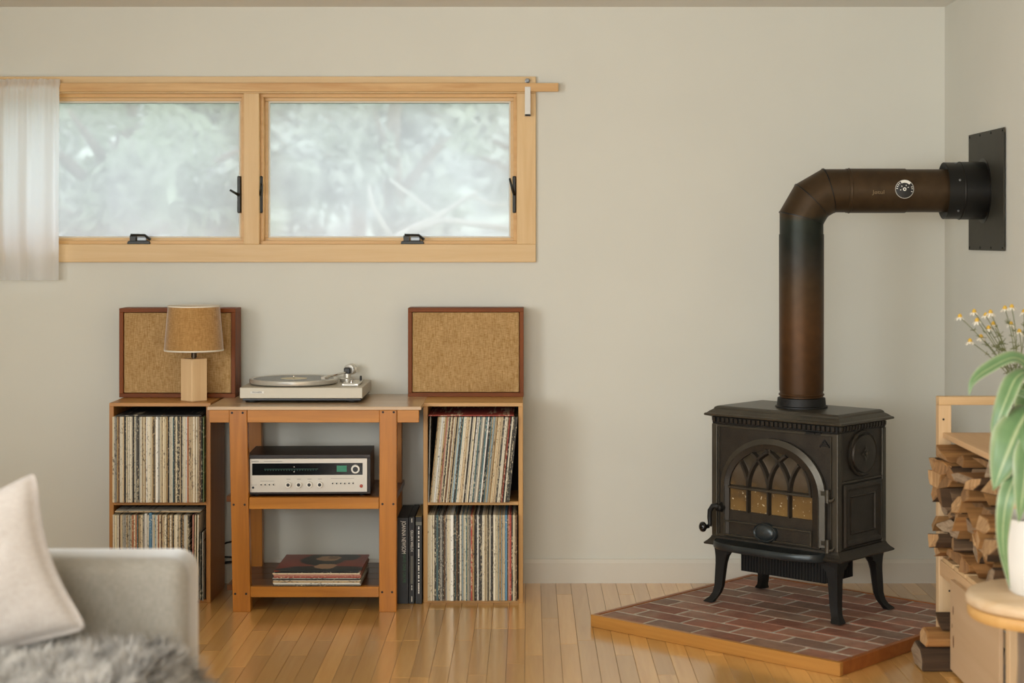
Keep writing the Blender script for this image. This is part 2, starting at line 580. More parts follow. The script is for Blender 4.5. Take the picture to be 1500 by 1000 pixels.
def curtain_mat():
    m, nt, b = new_mat('sheer_cotton')
    N, L = nt.nodes, nt.links
    b.inputs['Base Color'].default_value = rgb(hx('#f4f2ee')); b.inputs['Roughness'].default_value = 0.9
    tr = N.new('ShaderNodeBsdfTranslucent'); tr.inputs['Color'].default_value = (0.93, 0.96, 1.0, 1)
    mx = N.new('ShaderNodeMixShader'); mx.inputs[0].default_value = 0.68
    L.new(b.outputs[0], mx.inputs[1]); L.new(tr.outputs[0], mx.inputs[2])
    tp = N.new('ShaderNodeBsdfTransparent')
    m2 = N.new('ShaderNodeMixShader'); m2.inputs[0].default_value = 0.07
    L.new(mx.outputs[0], m2.inputs[1]); L.new(tp.outputs[0], m2.inputs[2])
    L.new(m2.outputs[0], N['Material Output'].inputs['Surface'])
    return m


M['curtain'] = curtain_mat()
M['sofa'] = weave('oatmeal_upholstery', hx('#938d82'), hx('#7f796e'), 420, 420, sheen=1.0)
M['pillow'] = weave('peach_linen', hx('#b2a9a1'), hx('#a2988e'), 380, 380, sheen=0.3)


def sleeve_mat(name, c, fleck, amt):
    """printed card sleeve: base colour with flecks of lettering down the spine"""
    m, nt, b = new_mat(name)
    N, L = nt.nodes, nt.links
    tc = N.new('ShaderNodeTexCoord')
    oi = N.new('ShaderNodeObjectInfo')
    mul = N.new('ShaderNodeMath'); mul.operation = 'MULTIPLY'; mul.inputs[1].default_value = 300
    L.new(oi.outputs['Random'], mul.inputs[0])
    mp = N.new('ShaderNodeMapping'); mp.inputs['Scale'].default_value = (260, 6, 120)
    L.new(tc.outputs['Object'], mp.inputs['Vector'])
    n = N.new('ShaderNodeTexNoise'); n.noise_dimensions = '4D'; n.inputs['Scale'].default_value = 1; n.inputs['Detail'].default_value = 1
    L.new(mp.outputs['Vector'], n.inputs['Vector']); L.new(mul.outputs[0], n.inputs['W'])
    n3 = N.new('ShaderNodeTexNoise'); n3.noise_dimensions = '4D'; n3.inputs['Scale'].default_value = 9
    L.new(tc.outputs['Object'], n3.inputs['Vector']); L.new(mul.outputs[0], n3.inputs['W'])
    ad = N.new('ShaderNodeMath'); ad.operation = 'MULTIPLY_ADD'; ad.inputs[1].default_value = 0.7
    L.new(n3.outputs['Fac'], ad.inputs[0]); L.new(n.outputs['Fac'], ad.inputs[2])
    mr = N.new('ShaderNodeMapRange')
    mr.inputs['From Min'].default_value = 1.0 - amt * 0.6; mr.inputs['From Max'].default_value = 1.1 - amt * 0.6; mr.inputs['To Max'].default_value = 0.8
    L.new(ad.outputs[0], mr.inputs['Value'])
    hs = N.new('ShaderNodeHueSaturation'); hs.inputs['Color'].default_value = rgb(c)
    m3 = N.new('ShaderNodeMapRange'); m3.inputs['To Min'].default_value = 0.8; m3.inputs['To Max'].default_value = 1.3
    L.new(oi.outputs['Random'], m3.inputs['Value']); L.new(m3.outputs[0], hs.inputs['Value'])
    mx = N.new('ShaderNodeMixRGB'); mx.inputs['Color2'].default_value = rgb(fleck)
    L.new(mr.outputs[0], mx.inputs['Fac']); L.new(hs.outputs['Color'], mx.inputs['Color1'])
    L.new(mx.outputs['Color'], b.inputs['Base Color'])
    b.inputs['Roughness'].default_value = 0.6
    return m


SL = {
    'cream': sleeve_mat('cream_sleeve', hx('#d0c2a2'), hx('#5e4f3c'), 0.06),
    'ivory': sleeve_mat('ivory_sleeve', hx('#d8cfb9'), hx('#7a6c58'), 0.05),
    'beige': sleeve_mat('beige_sleeve', hx('#bba684'), hx('#4d3d2a'), 0.10),
    'white': sleeve_mat('white_sleeve', hx('#d9d6cc'), hx('#6b6a66'), 0.05),
    'grey': sleeve_mat('grey_sleeve', hx('#9a968b'), hx('#33312c'), 0.10),
    'tan': sleeve_mat('tan_sleeve', hx('#a98a5c'), hx('#3d2a17'), 0.12),
    'brown': sleeve_mat('brown_sleeve', hx('#614730'), hx('#c4b08c'), 0.06),
    'black': sleeve_mat('black_sleeve', hx('#26231f'), hx('#b9ae98'), 0.09),
    'charcoal': sleeve_mat('charcoal_sleeve', hx('#3d3a34'), hx('#c9bd9f'), 0.16),
    'teal': sleeve_mat('teal_sleeve', hx('#557071'), hx('#d5cdb8'), 0.06),
    'green': sleeve_mat('green_sleeve', hx('#4c5a35'), hx('#c9bf9f'), 0.03),
    'pale blue': sleeve_mat('pale_blue_sleeve', hx('#94a5a8'), hx('#4a4a48'), 0.06),
    'blue': sleeve_mat('blue_sleeve', hx('#56809c'), hx('#d5d5cd'), 0.03),
    'red': sleeve_mat('red_sleeve', hx('#a04436'), hx('#e0cba8'), 0.10),
    'pink': sleeve_mat('pink_sleeve', hx('#c08a78'), hx('#7d3b30'), 0.06),
    'salmon': sleeve_mat('salmon_sleeve', hx('#b8744f'), hx('#e0cba8'), 0.04),
}

# ------------------------------------------------------------------ the room
WY, RX, LX, RY, CZ = 6.635, 1.616, -2.70, -1.60, 2.237
FX0 = LX
# floor -------------------------------------------------------------
mb = MB(); mb.box(LX - 0.15, RX + 0.15, RY - 0.15, WY + 0.15, -0.10, -0.0125)
floor = struct(mk('floor', mb, M['subfloor']))
PW = 0.0582
lens = [0.22, 0.34, 0.48, 0.62, 0.78, 0.95, 1.15]
pm = {}
for L_ in lens:
    mb = MB(); mb.box(0.0004, PW - 0.0004, -L_ + 0.0005, -0.0005, -0.0125, 0)
    o = mk('plank', mb, M['plank'], floor, world=False, bevel=0.0009)
    pm[L_] = o.data
    bpy.data.objects.remove(o)
nrow = int((RX - LX) / PW) + 1
field = MB()
floc = floor.location
for i in range(nrow):
    x = RX - (i + 1) * PW
    if x < LX: break
    y = WY
    if x > -1.75:
        first = True
        while y > 4.45:
            L_ = random.choice(lens if first else lens[2:]); first = False
            o = bpy.data.objects.new('plank', pm[L_])
            COL.objects.link(o)
            o.parent = floor
            o.location = Vector((x, y, 0)) - floc
            y -= L_
    while y > RY:
        L_ = random.choice(lens[3:]); y1 = max(RY, y - L_)
        field.box(x + 0.0004, x + PW - 0.0004, y1 + 0.0005, y - 0.0005, -0.0125, 0)
        y = y1
mk('plank_field', field, M['plank'], floor, kind='stuff')

# window opening numbers
ZT, ZB = 1.900, 1.315
XL0, XR1, XM0, XM1 = -2.103, -0.0477, -1.107, -1.047


def wall_with_hole(name, along, a0, a1, z0, z1, pos0, pos1, hole):
    """wall slab with one rectangular hole; along = 'x' or 'y'"""
    mb = MB()
    h0, h1, hz0, hz1 = hole
    for (p, q, r, s) in ((a0, h0, z0, z1), (h1, a1, z0, z1), (h0, h1, z0, hz0), (h0, h1, hz1, z1)):
        if along == 'x':
            mb.box(p, q, pos0, pos1, r, s)
        else:
            mb.box(pos0, pos1, p, q, r, s)
    return struct(mk(name, mb, M['wall']))


wall_with_hole('wall_back', 'x', LX, RX, -0.0125, CZ, WY, WY + 0.15, (XL0 - 0.02, XR1 + 0.02, ZB - 0.02, ZT + 0.02))
wall_with_hole('wall_left', 'y', RY - 0.15, WY + 0.15, -0.0125, CZ, LX - 0.15, LX, (0.2, 2.8, 0.82, 2.02))
wall_with_hole('wall_rear', 'x', LX, RX, -0.0125, CZ, RY - 0.15, RY, (-2.45, 0.25, 0.82, 2.02))
mb = MB(); mb.box(RX, RX + 0.15, RY - 0.15, WY + 0.15, -0.0125, CZ)
struct(mk('wall_right', mb, M['wall']))
mb = MB(); mb.box(LX - 0.15, RX + 0.15, RY - 0.15, WY + 0.15, CZ, CZ + 0.1)
struct(mk('ceiling', mb, M['ceiling']))


def base_prof(flip=1):
    return [(0, 0), (0.014, 0), (0.014, 0.078), (0.011, 0.086), (0.009, 0.093), (0, 0.093)]


mb = MB()
mb.loft([[(x, WY - d, z) for d, z in base_prof()] for x in (LX, RX)])
struct(mk('baseboard_back', mb, M['trimw']))
mb = MB()
mb.loft([[(RX - d, y, z) for d, z in base_prof()] for y in (6.05, WY - 0.0145)])
struct(mk('baseboard_right', mb, M['trimw']))

# ------------------------------------------------------------------ window_1
win = bpy.data.objects.new('window_1', None); COL.objects.link(win)
win.location = (-1.075, WY, ZB); WM['window_1'] = Matrix.Translation(win.location); win['kind'] = 'structure'
win['label'] = 'long two-light pine window high on the back wall'
CF = WY - 0.018   # casing face
mb = MB(); mb.box(-2.177, 0.0265, CF, WY, ZT, 1.965); mk('head_casing', mb, M['pine'], win, bevel=0.0015)
mb = MB(); mb.box(-2.177, 0.0265, CF, WY, 1.245, ZB); mk('apron_casing', mb, M['pine'], win, bevel=0.0015)
mb = MB(); mb.box(XR1, 0.0265, CF, WY, ZB, ZT); mk('side_casing', mb, M['pinez'], win, bevel=0.0015)
mb = MB(); mb.box(-2.177, XL0, CF, WY, ZB, ZT); mk('side_casing', mb, M['pinez'], win, bevel=0.0015)
mb = MB(); mb.box(XM0, XM1, CF, WY + 0.14, ZB, ZT); mk('mullion', mb, M['pinez'], win, bevel=0.0015)
# jamb liner
mb = MB()
mb.box(XL0 - 0.02, XR1 + 0.02, WY + 0.0005, WY + 0.148, ZT, ZT + 0.02)
mb.box(XL0 - 0.02, XR1 + 0.02, WY + 0.0005, WY + 0.148, ZB - 0.02, ZB)
mb.box(XL0 - 0.02, XL0, WY + 0.0005, WY + 0.148, ZB, ZT)
mb.box(XR1, XR1 + 0.02, WY + 0.0005, WY + 0.148, ZB, ZT)
mk('jamb', mb, M['pinez'], win)
for (a, b) in ((XL0, XM0), (XM1, XR1)):
    # stop, stepped back from the casing
    def ring(x0, x1, z0, z1, w, y0, y1):
        q = MB()
        q.box(x0, x1, y0, y1, z1 - w, z1); q.box(x0, x1, y0, y1, z0, z0 + w)
        q.box(x0, x0 + w, y0, y1, z0 + w, z1 - w); q.box(x1 - w, x1, y0, y1, z0 + w, z1 - w)
        return q
    st = mk('window_stop', ring(a, b, ZB, ZT, 0.013, WY + 0.012, WY + 0.05), M['pinedark'], win, bevel=0.001)
    sa = mk('sash', ring(a + 0.006, b - 0.006, ZB + 0.006, ZT - 0.006, 0.019, WY + 0.05, WY + 0.09), M['pine'], win, bevel=0.002)
    mk('glazing_bead', ring(a + 0.025, b - 0.025, ZB + 0.025, ZT - 0.025, 0.006, WY + 0.058, WY + 0.075), M['trimw'], sa)
    q = MB(); q.box(a + 0.026, b - 0.026, WY + 0.071, WY + 0.073, ZT - 0.0335, ZT - 0.031)
    mk('spacer', q, plain('green_spacer', hx('#5c6f63'), 0.5) if a < -2 else bpy.data.materials['green_spacer'], sa)
    q = MB(); q.box(a + 0.03, b - 0.03, WY + 0.066, WY + 0.069, ZB + 0.03, ZT - 0.03)
    g = mk('pane', q, M['glass'], sa)
M['bronzeblk'] = plain('black_bronze_hardware', hx('#25241f'), 0.4, 0.4)
M['zinc'] = plain('grey_hardware', hx('#7c7f80'), 0.35, 0.5)


def latch(px, side, tilt):
    c = at(px, 285, WY + 0.03)
    q = MB(); q.box(c.x - 0.007, c.x + 0.007, WY + 0.004, WY + 0.048, c.z - 0.072, c.z + 0.072)
    k = mk('sash_lock', q, M['bronzeblk'], win, bevel=0.004, seg=2)
    q = MB()
    q.tube([(c.x, WY - 0.002, c.z - 0.002), (c.x + side * 0.012, WY - 0.012, c.z + 0.004 + tilt * 0.3), (c.x + side * 0.03, WY - 0.022, c.z + 0.012 + tilt)], [0.006, 0.005, 0.004], 8)
    mk('lock_lever', q, M['bronzeblk'], k, smooth=True)


latch(351.5, -1, 0.005)
latch(383.5, 0.25, 0.03)
latch(753.5, -0.6, 0.05)


def crank(px):
    c = at(px, 356, WY + 0.005)
    z = ZB
    q = MB(); q.loft([[(c.x + x * k, WY + 0.004 + y, z + h) for x, y in ((-0.045, 0), (0.045, 0), (0.045, 0.035), (-0.045, 0.035))] for k, h in ((1, 0), (1, 0.006), (0.9, 0.013))])
    k = mk('crank_operator', q, M['bronzeblk'], win, bevel=0.002)
    q = MB(); q.box(c.x - 0.035, c.x - 0.012, WY + 0.006, WY + 0.03, z + 0.012, z + 0.034)
    q.tube([(c.x - 0.03, WY + 0.002, z + 0.036), (c.x + 0.025, WY + 0.002, z + 0.035), (c.x + 0.046, WY + 0.002, z + 0.017)], [0.005, 0.005, 0.006], 8)
    mk('crank_arm', q, M['bronzeblk'], k, autos=40)
    q = MB(); q.box(c.x - 0.008, c.x + 0.03, WY + 0.008, WY + 0.03, z + 0.012, z + 0.029)
    mk('crank_cover', q, M['zinc'], k, bevel=0.003, seg=2)


crank(203); crank(604)

# plain frames of the windows that are out of frame
for nm, box in (('window_2', ('y', 0.2, 2.8)), ('window_3', ('x', -2.45, 0.25))):
    q = MB()
    ax, p0, p1 = box
    for (s0, s1, z0, z1) in ((p0 - .07, p1 + .07, .75, .82), (p0 - .07, p1 + .07, 2.02, 2.09), (p0 - .07, p0, .82, 2.02), (p1, p1 + .07, .82, 2.02), ((p0 + p1) / 2 - .03, (p0 + p1) / 2 + .03, .82, 2.02)):
        if ax == 'y': q.box(LX, LX + .018, s0, s1, z0, z1)
        else: q.box(s0, s1, RY, RY + .018, z0, z1)
    struct(mk(nm, q, M['pine'], bevel=0.001))

# curtain rod (flat lath) ------------------------------------------------
RYF = 6.588
rt, rb = at(0, 121.5, RYF).z, at(0, 134, RYF).z
mb = MB(); mb.box(-2.36, at(818, 0, RYF).x, RYF, RYF + 0.013, rb, rt)
rod = tag(thing('curtain_rod', 'flat wooden lath curtain rod fixed across the top of the window', 'curtain rod', (-1.1, RYF, rb)), 'flat wooden lath curtain rod fixed across the top of the window', 'curtain rod')
mk('lath', mb, M['rod'], rod, bevel=0.0015)
c = at(773, 150, RYF)
mb = MB(); mb.box(c.x - 0.011, c.x + 0.011, RYF - 0.003, RYF - 0.0005, at(0, 170, RYF).z, at(0, 127, RYF).z)
mb.box(c.x - 0.011, c.x + 0.011, RYF - 0.003, CF - 0.0005, at(0, 170, RYF).z, at(0, 167, RYF).z)
mk('bracket', mb, plain('white_bracket', hx('#dcd8cf'), 0.5), rod, bevel=0.001)
mb = MB(); mb.lathe([(0.006, 0), (0.006, 0.016), (0.0095, 0.017), (0.0095, 0.021), (0.004, 0.023)], (at(772.5, 118, CF).x, CF - 0.024, at(0, 118.5, CF).z), 'y', 12)
mk('screw_hook', mb, M['zinc'], rod, autos=40)

# curtain ------------------------------------------------------------------
mb = MB()
nu, nv = 150, 46
x0, x1 = -2.33, at(87, 0, 6.57).x
vs = []
for j in range(nv + 1):
    t = j / nv
    z = rt + 0.014 - t * (rt + 0.014 - at(0, 409, 6.57).z)
    for i in range(nu + 1):
        s = i / nu
        amp = 0.004 + 0.010 * min(1, t * 2.2)
        ph = noise.noise(Vector((s * 9, t * 0.6, 3))) * 2.4
        w = math.sin(s * 34 + ph) * amp + (0.0032 * math.sin(s * 160 + 3 * noise.noise(Vector((s * 20, 0, 1))))) * (1 - t) ** 3
        pinch = 1 - 0.01 * math.sin(t * 6)
        x = x1 - (1 - s) * (x1 - x0) * pinch
        y = RYF - 0.022 + w - 0.004 * t
        if j < 2: y += 0.012
        z2 = z + (0.003 * noise.noise(Vector((s * 40, 0, 0))) if j == 0 else 0) - 0.004 * s * t
        vs.append((x, y, z2))
fs = []
for j in range(nv):
    for i in range(nu):
        a = j * (nu + 1) + i
        fs.append((a, a + 1, a + nu + 2, a + nu + 1))
mb.add(vs, fs)
cu = mk('curtain', mb, M['curtain'], smooth=True)
tag(cu, 'sheer cream cotton curtain gathered on the rod at the left of the window', 'curtain')

# ------------------------------------------------------------------ record shelves
CFY, CBY = 6.266, 6.558
CTOP = 0.734


def record_shelf(x0, x1, label, mv, mh, s1, s2):
    root = thing('record_shelf', label, 'shelf', ((x0 + x1) / 2, (CFY + CBY) / 2, 0), 0, 'wooden cube shelves for records')
    T = 0.0165
    q = MB(); q.box(x0, x0 + T, CFY, CBY, 0, CTOP - 0.013); mk('side_panel', q, mv, root, bevel=0.001)
    q = MB(); q.box(x1 - T, x1, CFY, CBY, 0, CTOP - 0.013); mk('side_panel', q, mv, root, bevel=0.001)
    q = MB(); q.box(x0, x1, CFY, CBY, CTOP - 0.013, CTOP); mk('top_panel', q, mh, root, bevel=0.001)
    q = MB(); q.box(x0 + T, x1 - T, CFY + 0.001, CBY - 0.006, 0.359, 0.372); mk('shelf', q, mh, root, bevel=0.001)
    q = MB(); q.box(x0 + T, x1 - T, CFY + 0.001, CBY - 0.006, 0.0, 0.013); mk('bottom_panel', q, mh, root, bevel=0.001)
    q = MB(); q.box(x0 + T, x1 - T, CBY - 0.005, CBY, 0, CTOP - 0.013); mk('back_panel', q, M['shelfback'], root)
    return root


LX0, LX1 = at(160, 0, CFY).x, at(308.5, 0, CFY).x
RX0, RX1 = at(620, 0, CFY).x, at(766, 0, CFY).x
record_shelf(LX0, LX1, 'honey pine two-tier record shelf under the table lamp', M['shelfwood'], M['shelfwoodx'], 0, 0)
record_shelf(RX0, RX1, 'pale pine two-tier record shelf beside the bare wall', M['shelfpale'], M['shelfpalex'], 0, 0)

LPF, LPB = 6.238, 6.5515
LPH = 0.3135
sleeve_meshes = {}


def sleeve_mesh(t, d=LPB - LPF, h=LPH):
    key = (round(t, 4), round(h, 4))
    if key not in sleeve_meshes:
        q = MB(); q.box(-t / 2, t / 2, 0, d, 0, h)
        o = mk('record_sleeve', q, SL['cream'], None, bevel=min(0.0009, t * 0.3))
        # recentre: origin bottom, front-centre
        me = o.data
        me.transform(Matrix.Translation(Vector((0, d / 2, 0))))
        me.materials.clear()
        me.materials.append(SL['cream'])
        sleeve_meshes[key] = me
        bpy.data.objects.remove(o)
    return sleeve_meshes[key]


def put_sleeve(t, x, y, z, ang, colr, label, group, h=LPH, rot=None):
    o = bpy.data.objects.new('record_sleeve', sleeve_mesh(t, h=h))
    COL.objects.link(o)
    o.location = (x, y, z)
    o.rotation_euler = rot if rot else (0, ang, 0)
    o.material_slots[0].link = 'OBJECT'
    o.material_slots[0].material = SL[colr]
    tag(o, label, 'record', group)
    return o


TH = [0.0036, 0.0042, 0.005, 0.0058, 0.0068]
A_ = ['cream'] * 9 + ['ivory'] * 6 + ['beige'] * 6 + ['grey'] * 3 + ['tan'] * 3 + ['white'] * 2 + ['charcoal'] * 2 + ['black'] * 1 + ['brown'] * 2 + ['teal'] * 1 + ['salmon'] * 1 + ['pale blue'] * 1
B_ = ['cream'] * 9 + ['ivory'] * 9 + ['beige'] * 6 + ['grey'] * 5 + ['tan'] * 3 + ['white'] * 5 + ['charcoal'] * 5 + ['black'] * 3 + ['brown'] * 2 + ['teal'] * 1 + ['pale blue'] * 1 + ['pink']
place_words = {
    'lu': ('upper row under the lamp', 'records in the upper left compartment'),
    'll': ('lower row behind the sofa', 'records in the lower left compartment'),
    'ru': ('leaning row of the right shelf', 'records in the upper right compartment'),
    'rl': ('lower row of the right shelf', 'records in the lower right compartment'),
}


def nth(k):
    w = ['zeroth', 'first', 'second', 'third', 'fourth', 'fifth', 'sixth', 'seventh', 'eighth', 'ninth', 'tenth', 'eleventh', 'twelfth', 'thirteenth', 'fourteenth', 'fifteenth', 'sixteenth', 'seventeenth', 'eighteenth', 'nineteenth', 'twentieth']
    return w[k] if k < len(w) else 'far right'


def fill(code, x0, x1, z, pal, ang=0.0, fixed=()):
    """row of sleeves from x0 to x1. fixed: list of (fraction, thickness, colour, label, height)"""
    where, grp = place_words[code]
    x = x0
    fx = sorted(fixed)
    prev = None
    count = {}
    while True:
        fr = (x - x0) / (x1 - x0)
        if fx and fr >= fx[0][0]:
            _, t, c, lab, h = fx.pop(0)
        else:
            t = random.choice(TH)
            c = random.choice(pal)
            if c in ('black', 'teal', 'red', 'pale blue', 'salmon', 'pink') and c == prev: c = 'cream'
            count[c] = count.get(c, 0) + 1
            lab, h = '%s %s-spined record sleeve from the left in the %s' % (nth(count[c]), c, where), LPH
        prev = c
        w = t / math.cos(ang) + 0.0003
        if x + w > x1: break
        a = ang
        dy = random.uniform(-0.003, 0.004)
        put_sleeve(t, x + w / 2, LPF + dy + 0.003, z + abs(math.sin(ang)) * t / 2 + 0.0003, a, c, lab, grp, h)
        x += w
    return x


T = 0.0165
fill('lu', LX0 + T + 0.0012, LX1 - T - 0.0072, 0.372, A_, 0, (
    (0.22, 0.0058, 'black', 'thick black record sleeve near the left of the upper row under the lamp', LPH),
    (0.475, 0.0085, 'white', 'thickest plain white record sleeve in the upper row under the lamp', LPH),
    (0.66, 0.0042, 'teal', 'teal-spined record sleeve right of centre in the upper row under the lamp', LPH),
    (0.70, 0.0085, 'charcoal', 'thick speckled dark record sleeve in the upper row under the lamp', LPH),
    (0.82, 0.0042, 'salmon', 'salmon-spined record sleeve toward the right of the upper compartment under the lamp', LPH)))
put_sleeve(0.0042, LX1 - T - 0.0045, LPF, 0.3723, 0, 'green', 'green-spined record sleeve last on the right in the upper row under the lamp', place_words['lu'][1])
fill('ll', LX0 + T + 0.0012, LX1 - T - 0.055, 0.013, A_, 0, (
    (0.285, 0.0058, 'salmon', 'orange-patched record sleeve left of the white box set behind the sofa', LPH),
    (0.41, 0.0100, 'white', 'tall white box set with lettered spine in the lower shelf behind the sofa', LPH + 0.006),
    (0.455, 0.0110, 'blue', 'thick slate blue box set beside the white one in the lower shelf behind the sofa', LPH + 0.008)))
for k, (dx, c, a) in enumerate(((0.048, 'pink', 1.5), (0.040, 'cream', 2.0), (0.031, 'ivory', 2.5), (0.016, 'charcoal', 0.0), (0.008, 'grey', 0.0))):
    put_sleeve(0.0042, LX1 - T - dx + (0.003 if a else 0), LPF + 0.003, 0.0135, R(a) * 0.25, c, ['pink-spined record sleeve at the right end behind the sofa', 'cream-spined record sleeve at the right end next to a gap behind the sofa', 'ivory-spined record sleeve leaning beside the gap behind the sofa', 'dark record sleeve in the gap at the right end behind the sofa', 'grey record sleeve against the right side panel behind the sofa'][k], place_words['ll'][1], LPH if k < 3 else 0.25)
LEAN = R(5.6)
x_end = RX1 - T - 0.002 - LPH * math.sin(LEAN)
put_sleeve(0.0036, RX0 + T + 0.0045, LPF, 0.3725, R(1.2), 'grey', 'grey record sleeve standing nearly upright at the far left of the leaning records', place_words['ru'][1])
fill('ru', RX0 + T + 0.008, x_end + 0.004, 0.372, B_, LEAN, (
    (0.05, 0.0068, 'ivory', 'thick ivory record sleeve near the left end of the leaning records', LPH),
    (0.09, 0.0050, 'tan', 'tan record sleeve left of centre among the leaning records', LPH),
    (0.31, 0.0042, 'teal', 'dark teal record sleeve left of the middle of the leaning records', LPH),
    (0.36, 0.0068, 'beige', 'thick beige record sleeve in the middle of the leaning records', LPH),
    (0.68, 0.0058, 'pale blue', 'pale blue record sleeve right of the middle of the leaning records', LPH),
    (0.87, 0.0042, 'red', 'red-spined record sleeve toward the right of the leaning records', LPH)))
fill('rl', RX0 + T + 0.0012, RX1 - T - 0.001, 0.013, B_, 0, (
    (0.085, 0.0068, 'teal', 'dull teal record sleeve near the left of the lower right compartment', LPH),
    (0.12, 0.0085, 'grey', 'thick grey record sleeve near the left of the lower right compartment', LPH),
    (0.24, 0.0110, 'white', 'thickest white box set in the lower right compartment', LPH),
    (0.37, 0.0068, 'pale blue', 'wide pale blue record sleeve in the lower right compartment', LPH),
    (0.47, 0.0058, 'red', 'red-spined record sleeve in the middle of the lower right compartment', LPH),
    (0.55, 0.0068, 'charcoal', 'speckled dark record sleeve right of the red one in the lower right compartment', LPH),
    (0.72, 0.0085, 'ivory', 'thick ivory record sleeve with dark marks in the lower right compartment', LPH),
    (0.85, 0.0085, 'blue', 'bright blue box set near the right of the lower right compartment', LPH),
    (0.90, 0.0058, 'red', 'red and cream record sleeve right of the bright blue one', LPH),
    (0.965, 0.0058, 'brown', 'brown-spined record sleeve last on the right in the lower right compartment', LPH)))
# sleeves lying flat on top of the rows
FL_ = (0, PI / 2, 0)
put_sleeve(0.005, LX0 + T + 0.012, LPF + 0.012, 0.372 + LPH + 0.0035, 0, 'black', 'black record sleeve lying flat on top of the upper row under the lamp', 'records lying flat on the rows', rot=FL_)
put_sleeve(0.0042, LX0 + T + 0.010, LPF + 0.003, 0.013 + LPH + 0.0120, 0, 'beige', 'lower of two record sleeves lying flat above the row behind the sofa', 'records lying flat on the rows', rot=FL_)
put_sleeve(0.0042, LX0 + T + 0.014, LPF + 0.005, 0.013 + LPH + 0.0168, 0, 'grey', 'upper of two record sleeves lying flat above the row behind the sofa', 'records lying flat on the rows', rot=FL_)
put_sleeve(0.0042, RX0 + T + 0.003, LPF + 0.010, 0.372 + LPH + 0.0040, 0, 'red', 'red record sleeve lying flat on top of the leaning records', 'records lying flat on the rows', rot=(0, PI / 2, 0))

# box sets standing between table and right shelf -----------------------------


def box_set(px0, px1, ytop, label, texts):
    q = MB(); x0, x1 = at(px0, 0, 6.25).x, at(px1, 0, 6.25).x
    zt = at(0, ytop, 6.25).z
    root = thing('record_box_set', label, 'record', ((x0 + x1) / 2, 6.25, 0), 0, 'black box sets beside the table')
    q.box(x0, x1 - 0.0005, 6.25, 6.545, 0.0005, zt)
    mk('box', q, M['boxblack'], root, bevel=0.001)
    for (s, size, ztop, mat, dx, sx) in texts:
        text_obj('spine_lettering', s, size, spine_down(((x0 + x1) / 2 + dx, 6.2493, ztop)), mat, root, sx=sx)
    return root, x0, x1, zt


b1, x0, x1, zt = box_set(581.5, 598.5, 758, 'black box set with white and green spine lettering beside the table leg', [
    ('JOANNA NEWSOM', 0.021, at(0, 763, 6.25).z, M['white'], 0.003, 0.66),
    ('HAVE ONE ON ME', 0.016, at(0, 811, 6.25).z, M['greenprint'], 0.005, 0.80)])
b2, x0, x1, zt = box_set(599, 607.5, 757, 'black box set with bold white spine lettering between two other box sets', [
    ('GILLIAN WELCH', 0.0125, at(0, 776, 6.25).z, M['white'], 0.0, 0.86)])
q = MB(); xc = (x0 + x1) / 2
q.box(xc - 0.004, xc + 0.004, 6.2492, 6.25, at(0, 855, 6.25).z, at(0, 814, 6.25).z)
mk('grey_panel', q, M['greyprint'], b2)
q = MB()
for ya, yb in ((759, 765), (857, 860), (861, 864), (873, 881)):
    q.box(xc - 0.0015, xc + 0.0015, 6.2492, 6.25, at(0, yb, 6.25).z, at(0, ya, 6.25).z)
mk('small_print', q, M['white'], b2)
b3, x0, x1, zt = box_set(608.5, 618.3, 757, 'black box set with a thin line of white print against the right shelf', [])
q = MB(); xc = (x0 + x1) / 2; y_ = 771
random.seed(3)
while y_ < 869:
    h = random.uniform(1.0, 3.2)
    q.box(xc - 0.0022, xc + 0.0022, 6.2492, 6.25, at(0, y_ + h, 6.25).z, at(0, y_, 6.25).z); y_ += h + random.choice((0.5, 0.5, 0.6, 2.2))
mk('small_print', q, M['white'], b3)
q = MB(); q.box(x0 + .001, x1 - .0015, 6.2492, 6.25, at(0, 769, 6.25).z, at(0, 764, 6.25).z); mk('grey_panel', q, M['greyprint'], b3)
q = MB(); q.box(x0 + .001, x1 - .0015, 6.252, 6.54, zt, zt + 0.0008); mk('box_top', q, M['card'], b3)
random.seed(11)

# ------------------------------------------------------------------ table
TF, TBK = 6.115, 6.612
tb = thing('console_table', 'honey brown wooden table with two shelves carrying the turntable', 'table', (at(460, 0, TF).x, 6.37, 0))
TT = 0.735
xl, xr = at(303.5, 0, TF).x, at(617, 0, TF).x
for k in range(4):
    ya = TF + 0.002 + (TBK - TF) * k / 4
    q = MB(); q.box(xl, xr, ya, ya + (TBK - TF) / 4 - 0.0008, TT - 0.012, TT)
    mk('top_board', q, M['tabletop'], tb, bevel=0.001)
ax0, ax1 = at(306, 0, TF).x, at(613.5, 0, TF).x
lx = (at(335.5, 0, TF).x, at(361.5, 0, TF).x, at(341, 0, TF).x, at(367, 0, TF).x)
rx = (at(555.8, 0, TF).x, at(581.3, 0, TF).x, at(555.2, 0, TF).x, at(580.5, 0, TF).x)
for (a, b) in ((ax0, lx[0] - .0005), (lx[1] + .0005, rx[0] - .0005), (rx[1] + .0005, ax1)):
    q = MB(); q.box(a, b, TF + 0.006, TF + 0.028, TT - 0.057, TT - 0.0125)
    mk('apron', q, M['tablewoodx'], tb, bevel=0.001)


def lean_leg(xt0, xt1, xb0, xb1, y0, y1, zt, mat):
    q = MB()
    q.loft([[(xb0, y0, 0), (xb1, y0, 0), (xb1, y1, 0), (xb0, y1, 0)], [(xt0, y0, zt), (xt1, y0, zt), (xt1, y1, zt), (xt0, y1, zt)]])
    return mk('leg', q, mat, tb, bevel=0.0015)


